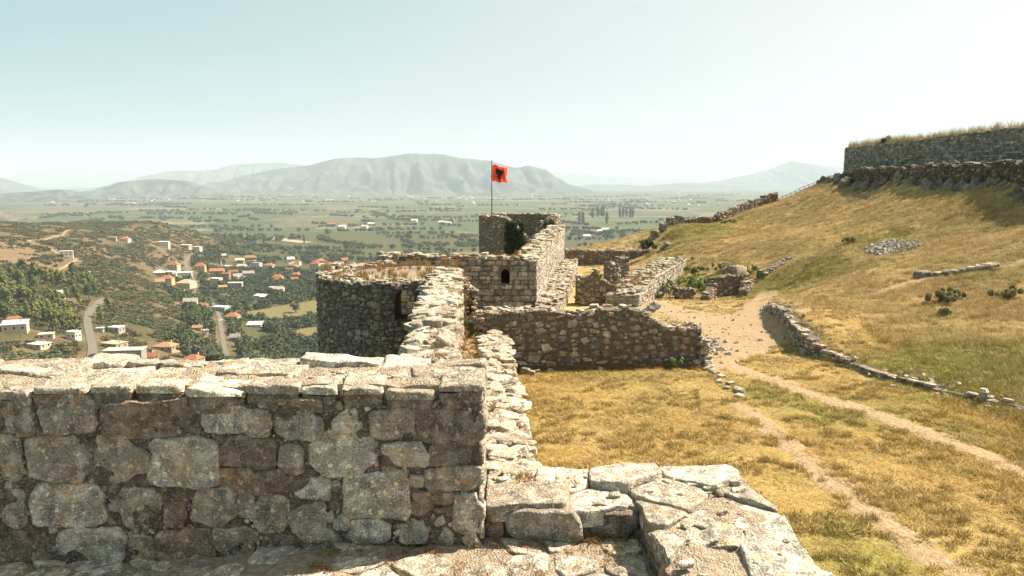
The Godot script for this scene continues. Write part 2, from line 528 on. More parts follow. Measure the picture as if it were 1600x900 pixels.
# uncoursed rubble: big stones thrown first, smaller ones into the gaps
func rubble_face(stones: Array, frame: Callable, length: float, foot: Callable, head: Callable, thick: float, o: Dictionary, r: RandomNumberGenerator) -> void:
	var cw: float = o.get("w", 0.3)
	var mats: Array = o.mats
	for side in o.get("sides", [1]):
		var lo := 99.0
		var hi := -99.0
		for k in 21:
			lo = minf(lo, foot.call(length * k / 20.0))
			hi = maxf(hi, head.call(length * k / 20.0))
		lo = maxf(lo, o.get("from", -9.0))
		var cells := {}
		var cell := cw
		for pass_ in 4:
			var s0: float = cw * [0.5, 0.37, 0.27, 0.19][pass_]
			for k in int(length * (hi - lo) / (s0 * s0) * [1.3, 1.6, 1.8, 1.5][pass_]):
				var u := r.randf() * length
				var y := r.randf_range(lo, hi)
				var a := s0 * r.randf_range(0.85, 1.25)
				var b := a * r.randf_range(0.5, 0.8)
				if y - b * 0.7 < foot.call(u) or y + b * 0.8 > head.call(u): continue
				var bad := false
				for h in o.get("holes", []):
					if u + a > h[0] and u - a < h[1] and y + b > h[2] and y - b < h[3]: bad = true
				var ci := Vector2i(floori(u / cell), floori(y / cell))
				for dx in [-1, 0, 1]:
					for dy in [-1, 0, 1]:
						for q in cells.get(ci + Vector2i(dx, dy), []):
							if absf(u - q[0]) < (a + q[2]) * 0.97 and absf(y - q[1]) < (b + q[3]) * 0.97:
								var e := Vector2((u - q[0]) / (a + q[2]), (y - q[1]) / (b + q[3]))
								if pow(absf(e.x), 3.0) + pow(absf(e.y), 3.0) < 0.92: bad = true
				if bad: continue
				if not cells.has(ci): cells[ci] = []
				cells[ci].append([u, y, a, b])
				if r.randf() < o.get("gone", 0.015): continue
				var f: Transform3D = frame.call(u)
				var d := minf(0.2, a * 1.4)
				var z: float = (0.012 + r.randf() * o.get("proud", 0.035)) - d / 2
				if side < 0: z = -thick - z
				var t := f * Transform3D(Basis.from_euler(Vector3(r.randf_range(-0.1, 0.1), r.randf_range(-0.1, 0.1), r.randf_range(-0.13, 0.13))), Vector3(0, y, z))
				t = t * Transform3D(Basis.from_scale(Vector3(a * 2.02, b * 2.02, d)), Vector3.ZERO)
				stones.append([a * b * 4.0 * (1.0 if side > 0 else 0.6), t, 14 + r.randi() % 10, mats[r.randi() % mats.size()]])

func lay(parent: Node3D, stones: Array, most: int, called := "stone") -> void:
	stones.sort_custom(func(a, b): return a[0] > b[0])
	var pile := Pile.new()
	for k in stones.size():
		var s: Array = stones[k]
		if k < most: part(called, block_meshes[s[2]], M[s[3]], parent, s[1])
		else: pile.add(blocks[s[2]], s[1], s[3])
	heap(parent, "small_stones", pile)

func straight(a: Vector2, b: Vector2) -> Callable:   # the face looks to the right-hand side of a > b turned: z out = x along cross up
	var d := (b - a).normalized()
	var x := Vector3(d.x, 0, d.y)
	var f := Basis(x, Vector3.UP, x.cross(Vector3.UP))
	return func(u: float) -> Transform3D: return Transform3D(f, Vector3(a.x + d.x * u, 0, a.y + d.y * u))

func bend(pts: Array) -> Array:      # a smooth bent run through points [x, z]: [frame, length]
	var curve := Curve2D.new()
	for i in pts.size():
		var t := Vector2.ZERO
		if i > 0 and i < pts.size() - 1: t = Vector2(pts[i + 1][0] - pts[i - 1][0], pts[i + 1][1] - pts[i - 1][1]) / 6.0
		curve.add_point(Vector2(pts[i][0], pts[i][1]), -t, t)
	curve.bake_interval = 0.1
	var f := func(u: float) -> Transform3D:
		var p := curve.sample_baked(u)
		var q := curve.sample_baked(minf(u + 0.1, curve.get_baked_length()))
		var e := curve.sample_baked(maxf(0.0, u - 0.1))
		var d := (q - e).normalized()
		var x := Vector3(d.x, 0, d.y)
		return Transform3D(Basis(x, Vector3.UP, x.cross(Vector3.UP)), Vector3(p.x, 0, p.y))
	return [f, curve.get_baked_length()]

func ring(c: Vector2, rad: float, from: float) -> Callable:
	return func(u: float) -> Transform3D:
		var a := from - u / rad
		var o := Vector3(cos(a), 0, sin(a))
		var x := Vector3(sin(a), 0, -cos(a))
		return Transform3D(Basis(x, Vector3.UP, o), Vector3(c.x, 0, c.y) + o * rad)

func profile(pts: Array, wobble := 0.06, sd := 0.0) -> Callable:    # height along the length from [u, y] pairs, a little ragged
	return func(u: float) -> float:
		var y: float = pts[0][1]
		for i in pts.size() - 1:
			if u >= pts[i][0]: y = lerpf(pts[i][1], pts[i + 1][1], clampf((u - pts[i][0]) / maxf(0.001, pts[i + 1][0] - pts[i][0]), 0, 1))
		return y + wobble * rough.get_noise_2d(u * 3.0, sd * 17.0) + wobble * 0.7 * rough.get_noise_2d(u * 11.0, sd * 17.0 + 5.0)

func flat(y: float) -> Callable:
	return func(_u: float) -> float: return y

# ------------------------------------------------------------------ materials
func noise_bytes(size: int, type: int, freq: float, oct: int, sd: int, cell := -1) -> PackedByteArray:
	var n := FastNoiseLite.new()
	n.noise_type = type
	n.frequency = freq
	n.seed = sd
	n.fractal_type = FastNoiseLite.FRACTAL_FBM if oct > 1 else FastNoiseLite.FRACTAL_NONE
	n.fractal_octaves = maxi(1, oct)
	if cell >= 0: n.cellular_return_type = cell
	return n.get_seamless_image(size, size, false, false, 0.12, true).get_data()

func texture_of(size: int, data: PackedByteArray, fmt := Image.FORMAT_RGB8) -> ImageTexture:
	return ImageTexture.create_from_image(Image.create_from_data(size, size, false, fmt, data))

func stone_textures() -> Array:     # weathered limestone: mottled grain, pale lichen rosettes, rust and dark crust; and its relief
	var s := 1024
	var broad := noise_bytes(s, FastNoiseLite.TYPE_SIMPLEX, 0.007, 5, 1)
	var grain := noise_bytes(s, FastNoiseLite.TYPE_SIMPLEX, 0.055, 5, 2)
	var spots := noise_bytes(s, FastNoiseLite.TYPE_CELLULAR, 0.022, 1, 3, FastNoiseLite.RETURN_DISTANCE)
	var dots := noise_bytes(s, FastNoiseLite.TYPE_CELLULAR, 0.07, 1, 4, FastNoiseLite.RETURN_DISTANCE)
	var rust := noise_bytes(s, FastNoiseLite.TYPE_SIMPLEX, 0.006, 6, 5)
	var bed := noise_bytes(s, FastNoiseLite.TYPE_SIMPLEX, 0.02, 3, 6)
	var col := PackedByteArray()
	var hgt := PackedByteArray()
	col.resize(s * s * 3)
	hgt.resize(s * s)
	for i in s * s:
		var b := broad[i] / 255.0
		var g := grain[i] / 255.0
		var t := 0.66 + (b - 0.5) * 0.34 + (g - 0.5) * 0.30
		var cr := t
		var cg := t
		var cb := t
		var ru := rust[i] / 255.0
		if ru > 0.62:
			var k := minf(1.0, (ru - 0.62) * 6.0) * (0.4 + 0.6 * g)
			cr *= 1.0 - 0.08 * k
			cg *= 1.0 - 0.17 * k
			cb *= 1.0 - 0.28 * k
		elif ru < 0.34:
			var k := minf(1.0, (0.34 - ru) * 7.0)
			cr *= 1.0 - 0.2 * k
			cg *= 1.0 - 0.2 * k
			cb *= 1.0 - 0.19 * k
		var li := 0.0
		if spots[i] < 58 and bed[i] > 156: li = minf(1.0, (62 - spots[i]) / 10.0)
		if dots[i] < 54 and bed[i] > 148: li = maxf(li, minf(1.0, (62 - dots[i]) / 16.0) * 0.8)
		if li > 0.0:
			li *= 0.75 + 0.4 * (g - 0.4)
			cr = lerpf(cr, 0.98, li)
			cg = lerpf(cg, 0.98, li)
			cb = lerpf(cb, 0.93, li)
		var crack := maxf(0.0, 1.0 - absf(broad[i] + (grain[i] - 127) * 0.12 - 118.0) / 3.2)
		cr *= 1.0 - 0.4 * crack
		cg *= 1.0 - 0.42 * crack
		cb *= 1.0 - 0.45 * crack
		col[i * 3] = clampi(int(cr * 255), 0, 255)
		col[i * 3 + 1] = clampi(int(cg * 255), 0, 255)
		col[i * 3 + 2] = clampi(int(cb * 255), 0, 255)
		hgt[i] = clampi(int((0.42 * b + 0.36 * g + 0.28 * absf(bed[i] / 127.5 - 1.0) + 0.03 * li - 0.2 * crack) * 240), 0, 255)
	return [texture_of(s, col), texture_of(s, hgt, Image.FORMAT_L8)]

func mottle_texture(size: int, f1: float, f2: float, sd: int, lo: Color, hi: Color) -> ImageTexture:
	var a := noise_bytes(size, FastNoiseLite.TYPE_SIMPLEX, f1, 4, sd)
	var b := noise_bytes(size, FastNoiseLite.TYPE_SIMPLEX, f2, 4, sd + 1)
	var d := PackedByteArray()
	d.resize(size * size * 3)
	for i in size * size:
		var c := lo.lerp(hi, clampf((a[i] + b[i]) / 510.0 * 1.8 - 0.4, 0, 1))
		d[i * 3] = mini(255, int(c.r * 255))
		d[i * 3 + 1] = mini(255, int(c.g * 255))
		d[i * 3 + 2] = mini(255, int(c.b * 255))
	return texture_of(size, d)

func surface(called: String, c: Color, t: Texture2D = null, scale := 1.0, bump: Texture2D = null, relief := 1.0, rough_ := 0.92) -> StandardMaterial3D:
	var m := StandardMaterial3D.new()
	m.resource_name = called
	m.albedo_color = c.linear_to_srgb()
	m.roughness = rough_
	m.metallic_specular = 0.25
	m.uv1_triplanar = true
	m.uv1_world_triplanar = true
	m.uv1_scale = Vector3.ONE * scale
	if t: m.albedo_texture = t
	if bump:
		m.heightmap_enabled = true
		m.heightmap_texture = bump
		m.heightmap_scale = relief
	M[called] = m
	return m

func tinted(called: String, t: Texture2D = null, scale := 1.0, light_through := 0.0) -> StandardMaterial3D:
	var m := surface(called, Color.WHITE, t, scale)
	m.vertex_color_use_as_albedo = true
	if light_through > 0.0:
		m.backlight_enabled = true
		m.backlight = Color(light_through, light_through, light_through)
	return m

func make_materials() -> void:
	var st := stone_textures()
	# weathered stone in several tones; base colours linear
	var tones := {
		"near_a": [0.180, 0.147, 0.118], "near_b": [0.264, 0.232, 0.192], "near_c": [0.360, 0.328, 0.275], "near_d": [0.216, 0.163, 0.122],
		"grey_a": [0.198, 0.183, 0.158], "grey_b": [0.258, 0.238, 0.202], "grey_c": [0.324, 0.298, 0.252], "grey_d": [0.162, 0.149, 0.127],
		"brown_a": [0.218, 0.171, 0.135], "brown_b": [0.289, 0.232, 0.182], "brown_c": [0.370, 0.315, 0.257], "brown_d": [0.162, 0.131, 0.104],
		"pale_a": [0.377, 0.338, 0.270], "pale_b": [0.324, 0.285, 0.227], "pale_c": [0.270, 0.236, 0.189], "pale_d": [0.425, 0.391, 0.328],  # on wall tops and sunlit ends these carry the sunlight in the colour
		"shade_a": [0.094, 0.086, 0.075], "shade_b": [0.126, 0.115, 0.099], "shade_c": [0.179, 0.163, 0.140], "slate_a": [0.270, 0.266, 0.230], "slate_b": [0.350, 0.340, 0.294], "slate_c": [0.210, 0.206, 0.178]}  # the darkest three put shade into the revetment and boulder colour
	for k in tones:
		var c: Array = tones[k]
		var near: bool = k.begins_with("near") or k.begins_with("pale")
		surface(k, Color(c[0], c[1], c[2]) / 0.415, st[0], 0.42 if near else 0.3, st[1], 4.0 if near else 3.0)
	var earth := mottle_texture(512, 0.02, 0.12, 21, Color(0.72, 0.66, 0.6), Color(1, 1, 1))
	var em := noise_bytes(512, FastNoiseLite.TYPE_SIMPLEX, 0.06, 5, 31)
	var et := texture_of(512, em, Image.FORMAT_L8)
	surface("mortar", Color(0.24, 0.195, 0.15), earth, 0.9, et, 3.0)
	surface("dark_mortar", Color(0.37, 0.305, 0.245), st[0], 0.6, et, 6.0)
	surface("pale_mortar", Color(0.40, 0.35, 0.275), earth, 0.8, et, 3.0)  # on sunlit walls and tops the sun is put into this paler mortar
	surface("bank", Color(0.2, 0.16, 0.115), st[0], 0.2, et, 3.0)
	surface("dirt", Color(0.385, 0.30, 0.19), earth, 0.7, et, 1.5)
	tinted("turf", mottle_texture(1024, 0.02, 0.15, 41, Color(0.68, 0.64, 0.58), Color(1.0, 1.0, 0.98)), 0.35)
	tinted("scrubland", mottle_texture(1024, 0.02, 0.12, 51, Color(0.45, 0.46, 0.4), Color(1.2, 1.15, 1.1)), 0.02)
	tinted("plain", mottle_texture(1024, 0.01, 0.1, 61, Color(0.66, 0.66, 0.6), Color(1.0, 1, 0.96)), 0.0016)
	tinted("mountain", mottle_texture(1024, 0.02, 0.12, 71, Color(0.6, 0.62, 0.58), Color(1, 1, 1)), 0.0016)
	tinted("blade", null, 1.0, 0.6)
	tinted("foliage", null, 1.0, 0.25)
	var greens := {"leaf_dark": [0.055, 0.075, 0.030], "leaf_mid": [0.088, 0.115, 0.042], "leaf_olive": [0.118, 0.12, 0.066], "leaf_pine": [0.14, 0.152, 0.042], "leaf_pale": [0.115, 0.128, 0.072], "leaf_dry": [0.125, 0.095, 0.05], "leaf_ivy": [0.028, 0.042, 0.016], "leaf_fresh": [0.12, 0.165, 0.045], "leaf_brown": [0.17, 0.155, 0.062]}
	for k in greens:
		var c: Array = greens[k]
		var m := surface(k, Color(c[0], c[1], c[2]))
		m.backlight_enabled = true
		m.backlight = Color(0.25, 0.25, 0.25)
	surface("bark", Color(0.12, 0.09, 0.065))
	var paints := {"cream": [0.66, 0.60, 0.48], "white": [0.80, 0.79, 0.76], "grey": [0.45, 0.45, 0.44], "concrete": [0.38, 0.37, 0.34], "tan": [0.50, 0.42, 0.31], "yellow": [0.66, 0.54, 0.31], "blue": [0.48, 0.56, 0.58], "brick": [0.40, 0.22, 0.14],
		"pale": [0.62, 0.58, 0.50], "orange": [0.40, 0.185, 0.10], "red": [0.38, 0.14, 0.08], "oldtile": [0.44, 0.27, 0.16], "beige": [0.56, 0.44, 0.31], "greyroof": [0.36, 0.35, 0.32], "bluepale": [0.52, 0.62, 0.63]}
	for k in paints:
		var c: Array = paints[k]
		surface(k + "_paint", Color(c[0], c[1], c[2]), earth, 0.15)
	surface("glass", Color(0.03, 0.035, 0.04), null, 1.0, null, 1.0, 0.12)
	surface("asphalt", Color(0.17, 0.165, 0.14), earth, 0.1)
	surface("iron", Color(0.07, 0.065, 0.06), null, 1.0, null, 1.0, 0.6)
	surface("steel", Color(0.16, 0.165, 0.15), null, 1.0, null, 1.0, 0.5)
	surface("car_blue", Color(0.03, 0.05, 0.10), null, 1.0, null, 1.0, 0.3)
	surface("car_white", Color(0.75, 0.75, 0.74), null, 1.0, null, 1.0, 0.3)
	surface("rubber", Color(0.02, 0.02, 0.02))

# ------------------------------------------------------------------ plants
func leaf_soup(centres: Array, per: int, leaf: float, sd: int, up := 0.35) -> PackedVector3Array:
	var r := RandomNumberGenerator.new()
	r.seed = sd
	var v := PackedVector3Array()
	for c in centres:
		for k in per:
			var d := Vector3(r.randfn(), r.randfn(), r.randfn()).normalized()
			var p: Vector3 = c[0] + d * c[1] * pow(r.randf(), 0.4)
			var n := (d + Vector3(r.randf_range(-1, 1), r.randf_range(-1, 1) + up, r.randf_range(-1, 1)) * 0.8).normalized()
			var a := n.cross(Vector3(r.randfn(), r.randfn(), r.randfn())).normalized() * leaf * r.randf_range(0.6, 1.4)
			var b := n.cross(a) * r.randf_range(0.5, 0.9)
			v.append_array([p - a * 0.5, p + b, p + a * 0.5, p - a * 0.5, p + a * 0.5, p - b])
	return v

func crown(kind: String, sd: int) -> ArrayMesh:     # one unit high
	var r := RandomNumberGenerator.new()
	r.seed = sd
	var cs := []
	match kind:
		"round":
			for k in 17:
				var d := Vector3(r.randfn(), r.randfn(), r.randfn()).normalized() * pow(r.randf(), 0.5)
				cs.append([Vector3(d.x * 0.36, 0.56 + d.y * 0.32, d.z * 0.36), r.randf_range(0.1, 0.17)])
			return soup(leaf_soup(cs, 30, 0.09, sd))
		"pine":
			for k in 20:
				var t := pow(r.randf(), 0.7)
				var w := 0.34 * (1.05 - t * 0.75)
				var a := r.randf() * TAU
				cs.append([Vector3(cos(a) * w * r.randf(), 0.34 + t * 0.58, sin(a) * w * r.randf()), r.randf_range(0.09, 0.15)])
			return soup(leaf_soup(cs, 22, 0.08, sd, 0.9))
		"poplar":
			for k in 16:
				var t := k / 15.0
				cs.append([Vector3(r.randf_range(-0.03, 0.03), 0.1 + t * 0.84, r.randf_range(-0.03, 0.03)), 0.1 * sin(PI * (0.15 + 0.78 * t)) + 0.02])
			return soup(leaf_soup(cs, 18, 0.07, sd, 0.9))
		"cypress":
			for k in 14:
				var t := k / 13.0
				cs.append([Vector3(r.randf_range(-0.02, 0.02), 0.08 + t * 0.86, r.randf_range(-0.02, 0.02)), 0.19 * (1.0 - t) + 0.02])
			return soup(leaf_soup(cs, 22, 0.07, sd, 0.9))
	for k in 9:
		var a := r.randf() * TAU
		var q := pow(r.randf(), 0.6) * 0.4
		cs.append([Vector3(cos(a) * q, 0.3 + 0.3 * r.randf() - q * 0.3, sin(a) * q), r.randf_range(0.16, 0.28)])
	return soup(leaf_soup(cs, 22, 0.13, sd))

func trunk_mesh(sd: int, top: float) -> ArrayMesh:
	var r := RandomNumberGenerator.new()
	r.seed = sd
	var v := PackedVector3Array()
	var knee := Vector3(r.randf_range(-0.03, 0.03), top * 0.55, r.randf_range(-0.03, 0.03))
	tube_into(v, Vector3(0, -0.06, 0), knee, 0.035, 0.026)
	tube_into(v, knee, Vector3(0, top, 0), 0.026, 0.01)
	for k in 4:
		var a := k * 1.6 + r.randf()
		tube_into(v, knee + Vector3.UP * 0.04 * k, Vector3(cos(a) * 0.2, top * (0.75 + 0.12 * k), sin(a) * 0.2), 0.014, 0.005, 4)
	return soup(v)

var crowns := {}
var trunks: Array = []
func tree(called: String, kind: String, at: Vector3, h: float, w: float, mat: String, label: String, group: String, cat := "tree") -> void:
	var o := base(called, at, rng.randf() * TAU)
	o.scale = Vector3(w, h, w)
	var list: Array = crowns[kind]
	part("crown", list[rng.randi() % list.size()], M[mat], o)
	if kind != "shrub": part("trunk", trunks[rng.randi() % trunks.size()], M["bark"], o)
	tag(o, label, cat, group)

func scatter(called: String, mesh: Mesh, m: Material, places: Array, label: String, category: String) -> void:   # places: [transform, colour]
	var mm := MultiMesh.new()
	mm.transform_format = MultiMesh.TRANSFORM_3D
	mm.use_colors = true
	mm.mesh = mesh
	mm.instance_count = places.size()
	var b := PackedFloat32Array()
	b.resize(places.size() * 16)
	for i in places.size():
		var t: Transform3D = places[i][0]
		var c: Color = places[i][1]
		var k := i * 16
		b[k] = t.basis.x.x
		b[k + 1] = t.basis.y.x
		b[k + 2] = t.basis.z.x
		b[k + 3] = t.origin.x
		b[k + 4] = t.basis.x.y
		b[k + 5] = t.basis.y.y
		b[k + 6] = t.basis.z.y
		b[k + 7] = t.origin.y
		b[k + 8] = t.basis.x.z
		b[k + 9] = t.basis.y.z
		b[k + 10] = t.basis.z.z
		b[k + 11] = t.origin.z
		b[k + 12] = c.r
		b[k + 13] = c.g
		b[k + 14] = c.b
		b[k + 15] = 1.0
	mm.buffer = b
	var o := MultiMeshInstance3D.new()
	o.name = numbered(called)
	o.multimesh = mm
	o.material_override = m
	add_child(o)
	tag(o, label, category, "", "stuff")

func tuft_mesh(blades: int, spread: float, lean: float, width: float, sd: int) -> ArrayMesh:
	var r := RandomNumberGenerator.new()
	r.seed = sd
	var v := PackedVector3Array()
	var col := PackedColorArray()
	for k in blades:
		var a := r.randf() * TAU
		var p := Vector3(cos(a), 0, sin(a)) * spread * sqrt(r.randf())
		var h := r.randf_range(0.5, 1.0)
		var d := Vector3(r.randfn(), 0, r.randfn()) * lean * h
		var s := Vector3(cos(a + 1.3), 0, sin(a + 1.3)) * width
		var mid := p + Vector3.UP * h * 0.55 + d * 0.35
		v.append_array([p - s, mid + s * 0.7, p + s, p - s, mid - s * 0.7, mid + s * 0.7, mid - s * 0.7, p + Vector3.UP * h + d, mid + s * 0.7])
		var t := 0.55 + 0.75 * r.randf()
		for q in 9: col.append(Color(t, t * r.randf_range(0.94, 1.04), t * r.randf_range(0.8, 1.1)))
	return soup(v, col)

func bush(called: String, at: Vector3, size: Vector3, mat: String, label: String, sd: int, leaf := 0.05, n := 26, group := "") -> void:
	var r := RandomNumberGenerator.new()
	r.seed = sd
	var cs := []
	for k in 14:
		var d := Vector3(r.randfn(), r.randfn(), r.randfn()).normalized() * pow(r.randf(), 0.5)
		cs.append([Vector3(d.x * size.x * 0.42, size.y * (0.48 + d.y * 0.36), d.z * size.z * 0.42), size.y * r.randf_range(0.14, 0.24)])
	var o := base(called, at)
	part("foliage", soup(leaf_soup(cs, n, leaf, sd)), M[mat], o)
	var v := PackedVector3Array()
	for k in 5:
		var c: Vector3 = cs[k][0]
		tube_into(v, Vector3(c.x * 0.15, -0.03, c.z * 0.15), c, 0.012, 0.004, 4)
	part("stem", soup(v), M["bark"], o)
	tag(o, label, "bush", group)

# ------------------------------------------------------------------ the near walls
const UPRIGHT := Basis(Vector3.RIGHT, Vector3(0, 0, -1), Vector3.UP)    # cell_stone laid flat: its face up

func rect_poly(x0: float, y0: float, x1: float, y1: float, r: RandomNumberGenerator) -> PackedVector2Array:
	var w := x1 - x0
	var h := y1 - y0
	var k := minf(w, h)
	var p := PackedVector2Array()
	for c in [[x0, y0, 1, 1, 0], [x1, y0, -1, 1, 1], [x1, y1, -1, -1, 0], [x0, y1, 1, -1, 1]]:
		var cut := k * r.randf_range(0.1, 0.45)
		var cut2 := k * r.randf_range(0.1, 0.45)
		var a := Vector2(c[0], c[1] + c[3] * cut)
		var m := Vector2(c[0] + c[2] * cut2 * 0.28, c[1] + c[3] * cut * 0.28)
		var b := Vector2(c[0] + c[2] * cut2, c[1])
		if r.randf() < 0.5: m = a.lerp(b, 0.5)
		p.append_array([a, m, b] if c[4] == 0 else [b, m, a])
	for i in p.size(): p[i] += Vector2(r.randf_range(-1, 1), r.randf_range(-1, 1)) * k * 0.06
	return p

const FACE := [[-5.56,1.30,-5.24,1.76,1],[-5.15,1.32,-4.52,1.72,1],[-4.41,1.24,-3.45,1.65,0],[-3.37,1.32,-2.88,1.58,2],[-5.60,0.76,-5.38,1.27,1],[-5.36,1.27,-5.00,1.34,3],[-5.30,0.76,-4.66,1.26,1],[-4.58,0.70,-4.03,1.26,1],[-3.98,0.69,-3.22,1.23,2],[-3.17,0.91,-2.82,1.26,0],[-3.26,0.58,-2.83,0.89,3],[-5.62,0.22,-5.37,0.64,1],[-5.29,0.22,-4.53,0.69,2],[-4.32,0.19,-3.88,0.63,1],[-3.84,0.25,-3.63,0.61,3],[-3.54,0.21,-3.04,0.64,1],[-3.00,0.33,-2.84,0.58,1],[-5.70,-0.20,-5.16,0.16,0],[-5.05,-0.20,-4.33,0.19,2],[-4.30,-0.18,-3.99,0.10,1],[-3.94,-0.17,-3.35,0.16,3],[-3.31,-0.14,-2.87,0.19,1],[-2.58,1.26,-2.09,1.52,1],[-1.94,1.32,-1.65,1.46,2],[-1.52,1.23,-1.06,1.55,1],[-1.03,1.20,-0.34,1.53,0],[-2.81,0.88,-2.59,1.24,0],[-2.54,0.83,-2.29,1.14,1],[-2.17,0.82,-1.52,1.31,2],[-1.43,0.92,-0.92,1.17,2],[-1.41,0.82,-1.16,0.90,1],[-0.88,0.93,-0.35,1.17,0],[-2.81,0.60,-2.46,0.86,0],[-2.39,0.55,-2.01,0.79,2],[-1.85,0.31,-1.15,0.83,2],[-0.93,0.66,-0.34,0.90,1],[-1.08,0.51,-0.64,0.61,3],[-1.13,0.69,-0.98,0.80,2],[-2.84,0.16,-2.46,0.55,1],[-2.43,0.10,-2.00,0.49,1],[-1.79,0.03,-1.37,0.30,2],[-1.25,0.03,-0.96,0.30,1],[-1.09,0.36,-0.88,0.49,3],[-0.62,0.13,-0.34,0.58,2],[-1.96,0.21,-1.82,0.34,1],[-2.77,-0.08,-2.32,0.10,0],[-2.28,-0.12,-1.86,0.09,1],[-1.79,-0.08,-1.29,0.01,3],[-2.56,1.55,-2.08,1.66,3],[-2.90,1.29,-2.63,1.55,1]]

func walk_y(x: float) -> float:
	return -0.2 * smoothstep(-1.6, -4.5, x)

